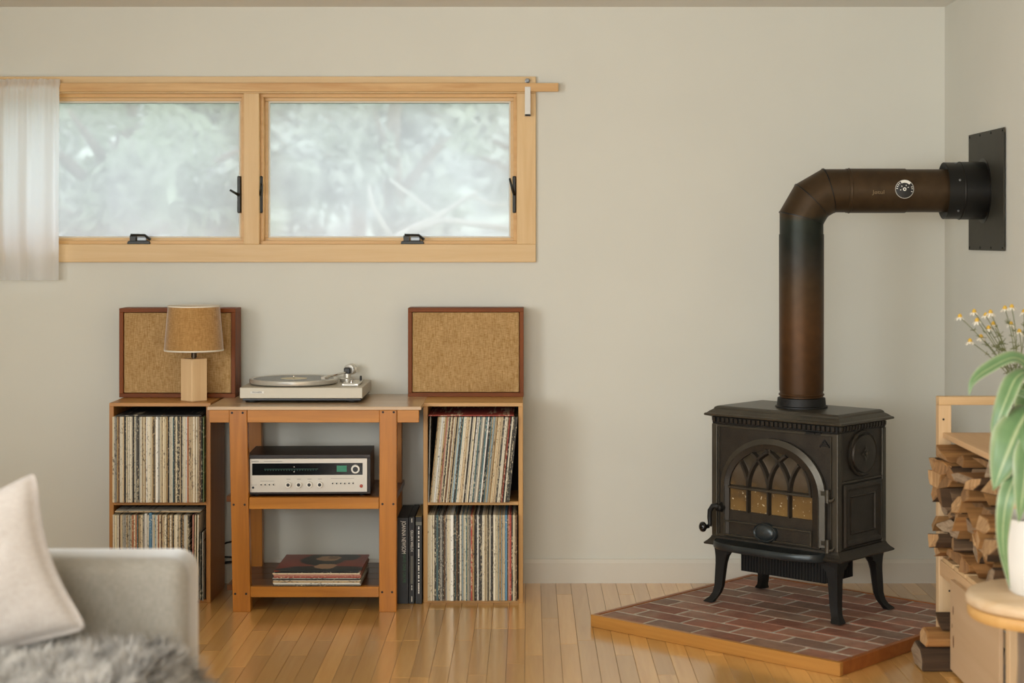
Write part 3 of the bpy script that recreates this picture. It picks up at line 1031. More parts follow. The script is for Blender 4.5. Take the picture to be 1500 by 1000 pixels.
fl = lean_leg(*lx, TF, TF + 0.042, TT - 0.0125, M['tablewood'])
fr = lean_leg(*rx, TF, TF + 0.042, TT - 0.0125, M['tablewood'])
lean_leg(-1.085, -1.021, -1.080, -1.015, 6.50, 6.545, TT - 0.0125, M['tablewood'])
lean_leg(-0.55, -0.4855, -0.55, -0.4855, 6.50, 6.545, TT - 0.0125, M['tablewood'])
for leg, pts in ((fl, [(339.8, 604.5), (355.5, 604.5), (342.3, 739), (358.4, 739), (344.5, 869.5), (360.5, 869.5)]),
                 (fr, [(561, 603.5), (576.8, 603.5), (560.3, 738), (576.2, 738), (559.8, 867), (574.3, 867)])):
    for p in pts:
        c = at(p[0], p[1], TF)
        q = MB(); q.lathe([(0.0042, 0), (0.0042, 0.004)], (c.x, TF - 0.0006, c.z), 'y', 10)
        mk('plug', q, M['plug'], leg)


def table_shelf(zt, zb, xa, xb):
    q = MB(); q.box(lx[3] - 0.006, rx[2] - 0.0008, TF + 0.005, TF + 0.03, zb, zt)
    mk('shelf_rail', q, M['tablewoodx'], tb, bevel=0.001)
    for k in range(4):
        ya = TF + 0.0425 + 0.105 * k
        a, b = (xa, xb) if True else (0, 0)
        q = MB(); q.box(a, b, ya, ya + 0.1035, zt - 0.021, zt - 0.0006)
        mk('shelf_board', q, M['shelfdark'], tb, bevel=0.001)
    q = MB(); q.box(lx[3] + 0.001, rx[2] - 0.0008, TF + 0.0305, TF + 0.042, zt - 0.021, zt - 0.0006)
    mk('shelf_board', q, M['shelfdark'], tb)


table_shelf(0.409, 0.368, -1.092, -0.480)
table_shelf(0.0896, 0.052, -1.090, -0.492)

# records stacked on the bottom shelf -----------------------------------------
z = 0.0899
stack = ['charcoal', 'grey', 'white', 'tan', 'ivory', 'black', 'grey', 'red', 'pink', 'pink', 'cream', 'black', 'grey']
words = ['bottom', 'second', 'third', 'fourth', 'fifth', 'sixth', 'seventh', 'eighth', 'ninth', 'tenth', 'eleventh', 'twelfth', 'topmost']
x0 = at(399.5, 0, TF + .01).x
for k, c in enumerate(stack):
    dx = random.uniform(-0.002, 0.004)
    t = 0.0042
    if k < len(stack) - 1:
        put_sleeve(t, x0 + dx, TF + 0.008 + random.uniform(0, 0.003), z + t / 2 + 0.0001, 0, c, '%s-edged record sleeve, %s from the bottom of the stack' % (c, words[k]) if k else 'dark record sleeve at the bottom of the stack under the receiver', 'stacked records on the bottom shelf', rot=FL_)
        z += t + 0.0001
# the topmost one carries a printed cover
q = MB(); q.box(x0 + 0.004, x0 + 0.004 + LPH, TF + 0.012, TF + 0.012 + LPH, z + 0.0001, z + 0.0041)
m, nt, b = new_mat('printed_cover')
N, L = nt.nodes, nt.links
tc = N.new('ShaderNodeTexCoord')
b.inputs['Roughness'].default_value = 0.35


def blob(cx, cy, rx_, ry_, wob, soft=0.08):
    mp = N.new('ShaderNodeMapping'); mp.vector_type = 'POINT'
    mp.inputs['Location'].default_value = (-cx / rx_, -cy / ry_, 0); mp.inputs['Scale'].default_value = (1 / rx_, 1 / ry_, 0)
    L.new(tc.outputs['Object'], mp.inputs['Vector'])
    n = N.new('ShaderNodeTexNoise'); n.inputs['Scale'].default_value = 1.6; n.inputs['Detail'].default_value = 3
    L.new(mp.outputs['Vector'], n.inputs['Vector'])
    ln = N.new('ShaderNodeVectorMath'); ln.operation = 'LENGTH'; L.new(mp.outputs['Vector'], ln.inputs[0])
    ma = N.new('ShaderNodeMath'); ma.operation = 'MULTIPLY_ADD'; ma.inputs[1].default_value = wob
    L.new(n.outputs['Fac'], ma.inputs[0]); L.new(ln.outputs['Value'], ma.inputs[2])
    mr = N.new('ShaderNodeMapRange'); k = 1 + wob * 0.5
    mr.inputs['From Min'].default_value = k - soft; mr.inputs['From Max'].default_value = k + soft
    mr.inputs['To Min'].default_value = 1; mr.inputs['To Max'].default_value = 0
    L.new(ma.outputs[0], mr.inputs['Value'])
    return mr.outputs[0]


last = None
for col, args in (('#23231f', (0.0, 0.05, 0.085, 0.11, 0.5)), ('#1f2422', (0.02, -0.13, 0.17, 0.06, 0.7)), ('#232320', (0.08, 0.10, 0.05, 0.06, 0.6)),
                  ('#bd9468', (0.015, 0.075, 0.045, 0.045, 0.9)), ('#c39a72', (0.02, -0.075, 0.04, 0.045, 0.8)), ('#8a6a48', (0.03, 0.09, 0.02, 0.02, 0.8))):
    mx = N.new('ShaderNodeMixRGB'); mx.inputs['Color2'].default_value = rgb(hx(col))
    if last is None: mx.inputs['Color1'].default_value = rgb(hx('#963a26'))
    else: L.new(last, mx.inputs['Color1'])
    L.new(blob(*args), mx.inputs['Fac']); last = mx.outputs['Color']
sep = N.new('ShaderNodeSeparateXYZ'); L.new(tc.outputs['Object'], sep.inputs[0])
L.new(last, b.inputs['Base Color'])
o = mk('record_sleeve', q, [m], None, bevel=0.0008)
tag(o, 'record sleeve with red and black printed cover topping the stack', 'record', 'stacked records on the bottom shelf')

# ------------------------------------------------------------------ speakers


def speaker(px0, px1, Y, label, rz, depth=0.115):
    w, h = 0.442, 0.338
    xa, xb = at(px0, 0, Y).x, at(px1, 0, Y).x
    root = thing('loudspeaker', label, 'speaker', ((xa + xb) / 2, Y + depth / 2, CTOP + 0.0008), rz, 'pair of bookshelf loudspeakers')
    d = depth / 2
    t = 0.0155
    w2 = (xb - xa) / 2
    q = MB(); q.box(-w2, w2, -d, d, h - t, h); mk('cabinet_top', q, M['walnut'], root, world=False, bevel=0.001)
    q = MB(); q.box(-w2, w2, -d, d, 0, t); mk('cabinet_bottom', q, M['walnut'], root, world=False, bevel=0.001)
    for s in (-1, 1):
        q = MB(); q.box(min(s * w2, s * (w2 - t)), max(s * w2, s * (w2 - t)), -d, d, t, h - t); mk('cabinet_side', q, M['walnutz'], root, world=False, bevel=0.001)
    q = MB(); q.box(-w2 + t, w2 - t, d - 0.01, d, t, h - t); mk('back_panel', q, M['shelfback'], root, world=False)
    q = MB(); q.box(-w2 + t + 0.0015, w2 - t - 0.0015, -d + 0.005, -d + 0.02, t + 0.0015, h - t - 0.0015); mk('grille', q, M['grille'], root, world=False, bevel=0.003, seg=2)
    return root


speaker(174.5, 345.5, 6.468, 'walnut loudspeaker with burlap grille standing behind the table lamp', R(-1.2))
speaker(597.5, 767, 6.50, 'walnut loudspeaker with burlap grille standing alone on the right shelf', 0)

# ------------------------------------------------------------------ table lamp
c = at(283.5, 588, 6.345)
lp = thing('table_lamp', 'table lamp with burlap shade and square pale wood base on the left shelf', 'lamp', (c.x, 6.352, CTOP + 0.0005), R(47))
q = MB(); a = 0.0345; q.box(-a, a, -a, a, 0, 0.157); mk('base', q, M['lampwood'], lp, world=False, bevel=0.0015)
q = MB(); q.lathe([(0.007, 0.157), (0.007, 0.160), (0.0105, 0.1605), (0.0105, 0.176), (0.012, 0.177), (0.012, 0.184), (0.005, 0.186), (0.005, 0.30)], n=16); mk('socket', q, M['brass'], lp, world=False, autos=40)
q = MB(); n = 48
q.lathe([(0.1095, 0.187), (0.0955, 0.352)], n=n, cap=False)
q.lathe([(0.1080, 0.187), (0.0940, 0.352)], n=n, cap=False)
mk('lamp_shade', q, M['shade'], lp, world=False, smooth=True)
for r_, z_ in ((0.1092, 0.1885), (0.0953, 0.3515)):
    q = MB(); q.lathe([(r_ - 0.002, z_ - 0.003), (r_ + 0.0008, z_ - 0.003), (r_ + 0.0008, z_ + 0.0025), (r_ - 0.002, z_ + 0.0025), (r_ - 0.002, z_ - 0.003)], n=n, cap=False)
    mk('shade_trim', q, M['shadetrim'], lp, world=False, autos=40)
q = MB()
for k in range(3):
    an = 2 * PI * k / 3
    q.tube([(0, 0, 0.30), (0.094 * math.cos(an), 0.094 * math.sin(an), 0.335)], 0.0012, 6)
mk('shade_ring', q, M['brass'], lp, world=False)

# ------------------------------------------------------------------ turntable
tt = thing('turntable', 'silver turntable with a black record on its platter standing on the table', 'turntable', (at(441, 0, 6.255).x, 6.43, TT + 0.0005))
px0, px1 = at(351, 0, 6.255).x, at(531, 0, 6.255).x
q = MB(); q.box(px0, px1, 6.255, 6.60, 0.7515, 0.7915); pl = mk('plinth', q, M['plinth'], tt, bevel=0.002)
q = MB(); q.box(px0 + 0.009, px1 - 0.006, 6.262, 6.595, 0.743, 0.7513); mk('base', q, M['black'], tt, bevel=0.001)
for sx in (px0 + 0.04, px1 - 0.04):
    for sy in (6.295, 6.56):
        q = MB(); q.lathe([(0.024, 0.7356), (0.026, 0.738), (0.026, 0.743)], (sx, sy, 0), n=20); mk('foot', q, M['black'], tt, autos=40)
pc = at(430.3, 0, 6.42)
q = MB(); q.lathe([(0.150, 0.7925), (0.158, 0.7935), (0.1645, 0.797), (0.1655, 0.800), (0.1655, 0.810), (0.163, 0.8125), (0.153, 0.8125), (0.151, 0.809), (0.001, 0.809)], (pc.x, 6.422, 0), n=72)
plat = mk('platter', q, M['silver'], tt, autos=30)
rec = thing('vinyl_record', 'black vinyl record with a cream label lying on the turntable platter', 'record', (pc.x, 6.422, 0.8095))
q = MB(); q.lathe([(0.1495, 0.8095), (0.1505, 0.8105), (0.1495, 0.8115), (0.053, 0.8112), (0.001, 0.8112)], (pc.x, 6.422, 0), n=72)
mk('disc', q, M['blackgloss'], rec, autos=30)
q = MB(); q.lathe([(0.050, 0.8113), (0.050, 0.8117), (0.001, 0.8117)], (pc.x, 6.422, 0), n=36); mk('label', q, M['cream'], rec)
q = MB(); q.lathe([(0.0036, 0.8118), (0.0036, 0.820), (0.0015, 0.823)], (pc.x, 6.422, 0), n=12); mk('spindle', q, M['chrome'], tt, smooth=True)
# tonearm
piv = Vector((-0.694, 6.515, 0.829)); hd = Vector((-0.752, 6.335, 0.8225))
q = MB(); q.lathe([(0.030, 0.7916), (0.030, 0.803), (0.022, 0.806), (0.014, 0.807), (0.014, 0.822), (0.001, 0.823)], (piv.x, piv.y, 0), n=28); ta = mk('tonearm_base', q, M['silver'], tt, autos=35)
q = MB(); q.tube([piv + (piv - hd).normalized() * 0.012, piv, (piv + hd) / 2 + Vector((0.004, 0, 0.001)), hd], 0.0042, 10); mk('arm_tube', q, M['chrome'], ta, smooth=True)
dv = (piv - hd).normalized()
q = MB(); q.lathe([(0.012, 0), (0.0195, 0.001), (0.0208, 0.004), (0.0208, 0.014), (0.0188, 0.0155), (0.0188, 0.022), (0.0208, 0.0235), (0.0208, 0.036), (0.017, 0.038)], n=28)
q.xf(Matrix.Translation(piv + dv * 0.012 + Vector((0, 0, 0.006))) @ Vector((0, 0, 1)).rotation_difference(dv).to_matrix().to_4x4()); mk('counterweight', q, M['silver'], ta, autos=35)
q = MB(); q.box(piv.x - 0.012, piv.x + 0.012, piv.y - 0.012, piv.y + 0.010, 0.822, 0.845); mk('gimbal', q, M['black'], ta, bevel=0.003)
q = MB(); q.box(-0.008, 0.008, -0.032, 0.004, -0.006, 0.004); q.xf(Matrix.Translation(hd) @ Matrix.Rotation(math.atan2(-dv.x, dv.y), 4, 'Z')); mk('headshell', q, M['silver'], ta, bevel=0.0015)
cxp = at(511, 0, 6.38).x
q = MB(); q.box(at(488, 0, 6.30).x + 0.03, px1 - 0.02, 6.31, 6.475, 0.7916, 0.802); cp = mk('control_panel', q, M['silver'], tt, bevel=0.0025)
q = MB(); q.box(-0.685, -0.645, 6.3092, 6.311, 0.795, 0.800); mk('control_strip', q, M['white'], cp)
q = MB(); q.lathe([(0.0045, 0.802), (0.004, 0.818), (0.003, 0.819)], (-0.636, 6.45, 0), n=12); mk('cue_lever', q, M['black'], cp)
q = MB(); q.lathe([(0.006, 0.802), (0.006, 0.811)], (-0.66, 6.34, 0), n=14); mk('knob', q, M['chrome'], cp, autos=40)
ba, bb = at(366.5, 574.5, 6.2545), at(387, 574.5, 6.2545)
q = MB(); q.box(ba.x, bb.x, 6.2535, 6.2552, ba.z - 0.0042, ba.z + 0.0042); bdg = mk('badge', q, M['white'], tt, bevel=0.0004)
text_obj('badge_lettering', 'PIONEER', 0.0072, face_cam(((ba.x + bb.x) / 2, 6.2533, ba.z)), M['blackprint'], bdg, align='CENTER', sx=1.25)

# ------------------------------------------------------------------ receiver
W2 = 0.222
xc = at(450, 0, 6.15).x
rcv = thing('stereo_receiver', 'silver-faced stereo receiver with black tuning dial on the middle shelf', 'receiver', (xc, 6.285, 0.4092), R(2.2))
FYr = -0.135   # faceplate plane in local y
q = MB()
q.box(-W2, W2, FYr + 0.006, 0.135, 0.136, 0.149); q.box(-W2, W2, FYr + 0.006, 0.135, 0.007, 0.014)
q.box(-W2, -W2 + 0.011, FYr + 0.006, 0.135, 0.014, 0.136); q.box(W2 - 0.011, W2, FYr + 0.006, 0.135, 0.014, 0.136)
q.box(-W2 + 0.011, W2 - 0.011, 0.12, 0.135, 0.014, 0.136)
mk('case', q, M['casewood'], rcv, world=False, bevel=0.001)
for sx in (-0.19, 0.19):
    for sy in (-0.10, 0.10):
        q = MB(); q.lathe([(0.012, 0), (0.013, 0.007)], (sx, sy, 0), n=14); mk('foot', q, M['black'], rcv, world=False)
fw = W2 - 0.0115
q = MB(); q.box(-fw, fw, FYr, FYr + 0.012, 0.0145, 0.1355); fp = mk('faceplate', q, M['faceplate'], rcv, world=False, bevel=0.001)
# faceplate coordinates from the photo: x px 364..539.5 -> -fw..fw ; y px 671..724 -> .1355...0145
fx = lambda p: -fw + (p - 363.6) / (539.8 - 363.6) * 2 * fw
fz = lambda p: 0.1355 - (p - 671.5) / (724.3 - 671.5) * 0.121
q = MB(); q.box(fx(367), fx(532.8), FYr - 0.0012, FYr + 0.001, fz(697.3), fz(678.6)); dg_ = mk('dial_window', q, M['dialglass'], rcv, world=False, bevel=0.0004)
q = MB(); q.box(fx(385), fx(466), FYr - 0.0018, FYr - 0.001, fz(688.1), fz(687.4))
for p in range(386, 466, 4): q.box(fx(p), fx(p + 1.4), FYr - 0.0018, FYr - 0.001, fz(690 if p % 8 else 691), fz(688.8))
mk('dial_scale', q, M['dialgreen'], dg_, world=False)
q = MB()
for zz in (684.3, 691.8): q.lathe([(0.0017, -0.001), (0.0017, 0)], (fx(430), FYr - 0.001, fz(zz)), 'y', 8)
mk('dial_lamp', q, M['white'], dg_, world=False)
q = MB(); q.box(fx(494), fx(509), FYr - 0.003, FYr - 0.001, fz(692.3), fz(682.6)); mk('signal_meter', q, M['greenmeter'], dg_, world=False, bevel=0.0004)


def knob(px, py, r_out, r_in, d, name='knob'):
    q = MB(); q.lathe([(r_out, 0), (r_out, -d), (r_out * 0.93, -d - 0.001), (r_in, -d - 0.001), (r_in * 0.98, -d * 0.9)], (fx(px), FYr, fz(py)), 'y', 24)
    k = mk(name, q, M['knobring'], rcv, world=False, autos=35)
    q = MB(); q.lathe([(r_in, -d * 0.9), (r_in, -d - 0.0016), (0.0005, -d - 0.0018)], (fx(px), FYr, fz(py)), 'y', 20)
    mk('knob_cap', q, M['black'], k, world=False, autos=35)


knob(522.3, 687.8, 0.0155, 0.0095, 0.014, 'tuning_knob')
for p in (421.3, 437.1, 452.9, 468.6): knob(p, 712, 0.0105, 0.006, 0.012)
for p in (380.6, 386.6, 392.9, 399): knob(p, 711.8, 0.0042, 0.0028, 0.004, 'button')
for p in (487.8, 493.8, 500, 506, 512.4, 518.6): knob(p, 710.4, 0.0042, 0.0028, 0.004, 'button')
q = MB(); q.lathe([(0.006, 0), (0.006, -0.003), (0.005, -0.0036)], (fx(530.8), FYr, fz(714.8)), 'y', 16); mk('power_button', q, M['redknob'], rcv, world=False, autos=40)
q = MB(); q.lathe([(0.0042, 0), (0.0042, -0.0012), (0.0005, -0.0012)], (fx(368.4), FYr, fz(716.6)), 'y', 14); mk('headphone_jack', q, M['black'], rcv, world=False)
LM = lambda x, z: Matrix.Translation(Vector((x, FYr - 0.0004, z))) @ Matrix.Rotation(PI / 2, 4, 'X')
text_obj('maker_lettering', 'SANSUI', 0.0062, LM(fx(366.2), fz(675.6)), M['blackprint'], fp, sx=1.2, world=False)
q = MB(); q.box(fx(384.5), fx(412), FYr - 0.0004, FYr, fz(675.7), fz(675.2))
for p in (421.3, 437.1, 452.9, 468.6): q.box(fx(p - 3), fx(p + 3), FYr - 0.0004, FYr, fz(703.8), fz(703.2))
q.box(fx(379), fx(400), FYr - 0.0004, FYr, fz(706.5), fz(706.1)); q.box(fx(485), fx(520), FYr - 0.0004, FYr, fz(703), fz(702.6)); q.box(fx(365), fx(374), FYr - 0.0004, FYr, fz(712.5), fz(712.2))
mk('small_print', q, M['greyprint'], fp, world=False)

# ------------------------------------------------------------------ cables behind the left shelf
for k, (pts, lab) in enumerate(((
        [(322, 800), (332, 794.5), (345, 792)], 'thin black cable topmost of three against the wall behind the table leg'),
        ([(322, 815), (332, 815.5), (345, 816)], 'thin black cable in the middle of three behind the table leg'),
        ([(322, 826), (332, 823.5), (348, 822)], 'thicker black cable lowest of three behind the table leg'))):
    q = MB(); P3 = [at(x, y, 6.585) for x, y in pts]
    P3 = [P3[0] + Vector((-0.15, 0, 0.10))] + P3 + [P3[-1] + Vector((0.05, 0, -0.01)), P3[-1] + Vector((0.078, 0.004, -0.10 - 0.03 * k))]
    q.tube(P3, 0.0035 if k < 2 else 0.005, 8)
    tag(mk('cable', q, M['cable'], smooth=True), lab, 'cable', 'cables behind the table')

# ------------------------------------------------------------------ hearth
TH_ = R(-42.3)
U = Vector((math.cos(TH_), math.sin(TH_), 0)); V = Vector((-U.y, U.x, 0))
HA = Vector((0.2118, 5.884, 0))
HL, HD, HH = 0.997, 0.965, 0.042
he = thing('hearth_pad', 'low brick hearth pad edged with wood under the stove', 'hearth', HA, TH_)
q = MB(); q.box(0.018, HL - 0.018, 0.018, HD - 0.012, 0.0005, HH - 0.0035); bed = mk('mortar_bed', q, M['mortar'], he, world=False)
q = MB(); q.box(0, HL, 0, 0.018, 0.0005, HH); mk('edge_board', q, M['hearthwood'], he, world=False, bevel=0.0012)
q = MB(); q.box(HL - 0.018, HL, 0.0182, HD, 0.0005, HH); mk('edge_board', q, M['hearthwood2'], he, world=False, bevel=0.0012)
q = MB(); q.box(0, 0.018, 0.0182, HD, 0.0005, HH); mk('edge_board', q, M['hearthwood2'], he, world=False, bevel=0.0012)
q = MB(); q.box(0.0182, HL - 0.0182, HD - 0.012, HD, 0.0005, HH); mk('edge_board', q, M['hearthwood2'], he, world=False, bevel=0.0012)
BW, BH, MJ = 0.190, 0.0850, 0.0102
bmesh_cache = {}


def brick_mesh(w, h):
    k = (round(w, 3), round(h, 3))
    if k not in bmesh_cache:
        q = MB(); q.box(-w / 2, w / 2, -h / 2, h / 2, -0.012, 0)
        o = mk('brick', q, M['brick'], he, world=False, bevel=0.0035, seg=2)
        bmesh_cache[k] = o.data
        bpy.data.objects.remove(o)
    return bmesh_cache[k]


y = 0.021
row = 0
while y < HD - 0.03:
    h = min(BH, HD - 0.014 - y)
    x = 0.021 - (0.5 * (BW + MJ) if row % 2 else 0) - random.uniform(0, 0.02)
    while x < HL - 0.02:
        a, b2_ = max(x, 0.021), min(x + BW, HL - 0.021)
        if b2_ - a > 0.02:
            o = bpy.data.objects.new('brick', brick_mesh(round(b2_ - a, 3), round(h, 3)))
            COL.objects.link(o)
            o.parent = he
            o.location = ((a + b2_) / 2, y + h / 2, HH - 0.0012 + random.uniform(-0.0016, 0.0008))
            o.rotation_euler = (random.uniform(-.006, .006), random.uniform(-.004, .004), random.uniform(-.008, .008))
        x += BW + MJ
    y += BH + MJ
    row += 1

# ------------------------------------------------------------------ stove
SC = Vector((0.9515, 6.036, HH + 0.0008))
sv = thing('wood_stove', 'black cast iron wood stove with arched lattice door on the brick hearth', 'stove', SC, TH_)
Z0 = SC.z


def rect_ring(a, b, z):
    return [(-a, -b, z - Z0), (a, -b, z - Z0), (a, b, z - Z0), (-a, b, z - Z0)]


# top plate with moulded edge
q = MB(); q.loft([rect_ring(*r) for r in ((0.262, 0.152, 0.702), (0.283, 0.173, 0.708), (0.284, 0.174, 0.712), (0.282, 0.172, 0.7155), (0.276, 0.166, 0.7175), (0.270, 0.160, 0.723), (0.262, 0.152, 0.7285), (0.259, 0.149, 0.730), (0.257, 0.147, 0.736), (0.250, 0.140, 0.7405), (0.246, 0.136, 0.7415))])
mk('top_plate', q, M['ironlight'], sv, world=False)
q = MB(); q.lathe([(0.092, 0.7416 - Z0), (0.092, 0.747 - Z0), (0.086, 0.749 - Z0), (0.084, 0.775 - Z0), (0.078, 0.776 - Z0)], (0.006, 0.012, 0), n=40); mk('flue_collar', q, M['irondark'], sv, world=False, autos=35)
AB, BB = 0.2585, 0.1545
q = MB(); q.loft([rect_ring(*r) for r in ((AB - 0.004, BB - 0.004, 0.279), (AB - 0.004, BB - 0.004, 0.702))]); body = mk('body', q, M['iron'], sv, world=False)
# cornice: backing strip, corner blocks, dentils
q = MB(); q.loft([rect_ring(*r) for r in ((AB - 0.001, BB - 0.001, 0.679), (AB + 0.001, BB + 0.001, 0.681), (AB + 0.001, BB + 0.001, 0.7025))]); mk('cornice', q, M['irondark'], sv, world=False)
q = MB()
n = 27
for k in range(n):
    x = -AB + 0.012 + (2 * AB - 0.024) * k / (n - 1)
    q.loft([[(x - w, -BB - d, zz - Z0), (x + w, -BB - d, zz - Z0), (x + w, -BB + 0.003, zz - Z0), (x - w, -BB + 0.003, zz - Z0)] for w, d, zz in ((0.004, 0.004, 0.684), (0.0048, 0.009, 0.688), (0.0048, 0.010, 0.7015))])
n = 16
for k in range(n):
    y = -BB + 0.012 + (2 * BB - 0.024) * k / (n - 1)
    for s in (-1, 1):
        q.loft([[(s * (AB - 0.003), y - w, zz - Z0), (s * (AB + d), y - w, zz - Z0), (s * (AB + d), y + w, zz - Z0), (s * (AB - 0.003), y + w, zz - Z0)] for w, d, zz in ((0.004, 0.004, 0.684), (0.0048, 0.009, 0.688), (0.0048, 0.010, 0.7015))])
mk('dentil_band', q, M['iron'], sv, world=False, kind='stuff')
# corner posts
for sx in (-1, 1):
    for sy in (-1, 1):
        q = MB()
        cx_, cy_ = sx * (AB - 0.009), sy * (BB - 0.009)
        q.box(cx_ - 0.012, cx_ + 0.012, cy_ - 0.012, cy_ + 0.012, 0.279 - Z0, 0.679 - Z0)
        mk('corner_post', q, M['ironlight'], sv, world=False, bevel=0.003, seg=2)
# front field frame
q = MB()
for zz in (0.672, 0.284): q.box(-AB + 0.014, AB - 0.014, -BB - 0.002, -BB + 0.004, zz - 0.004 - Z0, zz + 0.004 - Z0)
for s in (-1, 1): q.box(s * (AB - 0.026) - 0.002, s * (AB - 0.026) + 0.002, -BB - 0.0015, -BB + 0.004, 0.288 - Z0, 0.668 - Z0)
mk('front_moulding', q, M['ironlight'], sv, world=False, bevel=0.001)
# air slide and maker's mark
q = MB(); q.box(0.135, 0.195, -BB - 0.006, -BB, 0.671 - Z0, 0.679 - Z0); q.box(0.150, 0.175, -BB - 0.014, -BB - 0.006, 0.672 - Z0, 0.678 - Z0); mk('air_slide', q, M['irondark'], sv, world=False, bevel=0.001)
q = MB()
for k in range(5):   # small raised emblem: tiers of a pine-like crest
    w = 0.004 + 0.0038 * k; zz = 0.6535 - 0.005 * k
    q.box(0.206 - w, 0.206 + w, -BB - 0.0015, -BB + 0.005, zz - 0.0012 - Z0, zz + 0.0012 - Z0)
    q.box(0.206 - w, 0.206 - w + 0.003, -BB - 0.0015, -BB + 0.005, zz - 0.004 - Z0, zz - Z0); q.box(0.206 + w - 0.003, 0.206 + w, -BB - 0.0015, -BB + 0.005, zz - 0.004 - Z0, zz - Z0)
mk('emblem', q, M['irondark'], sv, world=False)

# --- door
DZ = 0.462   # springing line


def arch(hw, rise, zb, n=26, u0=0.0, zs=DZ):
    pts = [(u0 - hw, zb - Z0)]
    for k in range(n + 1):
        a = PI - PI * k / n
        pts.append((u0 + hw * math.cos(a), zs + rise * math.sin(a) - Z0))
    pts.append((u0 + hw, zb - Z0))
    return pts


def arch_band(q, outer, inner, y_out, y_in, y_back, m=0):
    """moulded strip between two arch polylines of equal length"""
    n = len(outer)
    vs, fs = [], []
    for (x, z), (xi, zi) in zip(outer, inner):
        vs += [(x, y_back, z), (x, y_out, z), (xi, y_in, zi), (xi, y_back, zi)]
    for i in range(n - 1):
        for k in range(4):
            a, b = i * 4 + k, i * 4 + (k + 1) % 4
            fs.append((a, b, b + 4, a + 4))
    fs += [(0, 1, 2, 3), tuple((n - 1) * 4 + k for k in (3, 2, 1, 0))]
    q.add(vs, fs, m)


FY = -BB
q = MB()
arch_band(q, arch(0.216, 0.182, 0.292), arch(0.196, 0.163, 0.292), FY - 0.012, FY - 0.020, FY)
door = mk('door', q, M['ironlight'], sv, world=False, autos=35)
q = MB()
arch_band(q, arch(0.1955, 0.1625, 0.292), arch(0.1725, 0.140, 0.292, u0=-0.006), FY - 0.019, FY - 0.013, FY)
mk('inner_arch', q, M['iron'], door, world=False, autos=35)
q = MB()   # door bottom: rail with recessed panel
lo = -0.19
q.box(-0.179, 0.1665, FY - 0.012, FY, 0.284 - Z0, 0.380 - Z0)
q.box(-0.2, 0.196, FY - 0.014, FY, 0.284 - Z0, 0.293 - Z0)
mk('lower_rail', q, M['iron'], door, world=False, bevel=0.001)
q = MB()
for (a, b, c_, d) in ((-0.196, 0.168, 0.3385, 0.344), (-0.196, 0.168, 0.290, 0.295), (-0.196, -0.191, 0.295, 0.3385), (0.163, 0.168, 0.295, 0.3385)):
    q.box(a, b, FY - 0.0225, FY - 0.011, c_ - Z0, d - Z0)
mk('panel_moulding', q, M['ironlight'], door, world=False, bevel=0.001)
q = MB(); rings = []
for r, d in ((1.0, 0.010), (1.0, 0.022), (0.93, 0.026), (0.86, 0.022), (0.8, 0.022), (0.74, 0.027), (0.5, 0.031), (0.02, 0.033)):
    rings.append([(-0.021 + 0.049 * r * math.cos(2 * PI * k / 36), FY - d, 0.317 - Z0 + 0.0345 * r * math.sin(2 * PI * k / 36)) for k in range(36)])
q.loft(rings); mk('oval_boss', q, M['ironlip'], door, world=False, autos=50)
q = MB(); pts = arch(0.174, 0.141, 0.380, u0=-0.006)
q.prism(pts, FY - 0.003, FY - 0.0045); mk('door_glass', q, M['soot'], door, world=False)
# tracery
tr = MB()
wq = 0.0862
mu = [-0.098, -0.0118, 0.0744]
ed = [-0.098 - wq, 0.0744 + wq]
B0 = 0.0048


def bar(q, pts, hw, y0, y1):
    vs, fs = [], []
    n = len(pts)
    for i, (x, z) in enumerate(pts):
        dx = pts[min(i + 1, n - 1)][0] - pts[max(i - 1, 0)][0]; dz = pts[min(i + 1, n - 1)][1] - pts[max(i - 1, 0)][1]
        l = math.hypot(dx, dz); nx, nz = -dz / l, dx / l
        vs += [(x - nx * hw, y1, z - nz * hw), (x - nx * hw * 0.45, y0, z - nz * hw * 0.45), (x + nx * hw * 0.45, y0, z + nz * hw * 0.45), (x + nx * hw, y1, z + nz * hw)]
    for i in range(n - 1):
        for k in range(4):
            a, b = i * 4 + k, i * 4 + (k + 1) % 4
            fs.append((a, b, b + 4, a + 4))
    fs += [(0, 1, 2, 3), tuple((n - 1) * 4 + k for k in (3, 2, 1, 0))]
    q.add(vs, fs)


Ra = 0.150


def inside(x, z):
    return ((x + 0.006) / 0.1745) ** 2 + (max(0, z - DZ) / 0.1415) ** 2 < 1.0


for u0 in mu + ed:
    for s in (-1, 1):
        if (u0 == ed[0] and s < 0) or (u0 == ed[1] and s > 0): continue
        pts = []
        for k in range(40):
            a = k / 39 * 1.25
            x = u0 + s * Ra * (1 - math.cos(a)); z = DZ + Ra * math.sin(a)
            if not inside(x, z): break
            # stop where the mirror arch would end
            pts.append((x, z - Z0))
        if len(pts) > 3:
            q = MB(); bar(q, pts, 0.0088, FY - 0.019, FY - 0.0046); mk('tracery_arc', q, M['iron'], door, world=False)
for u0 in mu:
    q = MB(); bar(q, [(u0, 0.378 - Z0), (u0, DZ + 0.006 - Z0)], B0 + 0.0026, FY - 0.019, FY - 0.0046); mk('glazing_bar', q, M['iron'], door, world=False)
q = MB(); bar(q, [(-0.178, DZ - Z0), (0.166, DZ - Z0)], 0.0074, FY - 0.021, FY - 0.0046); mk('glazing_bar', q, M['ironlight'], door, world=False)
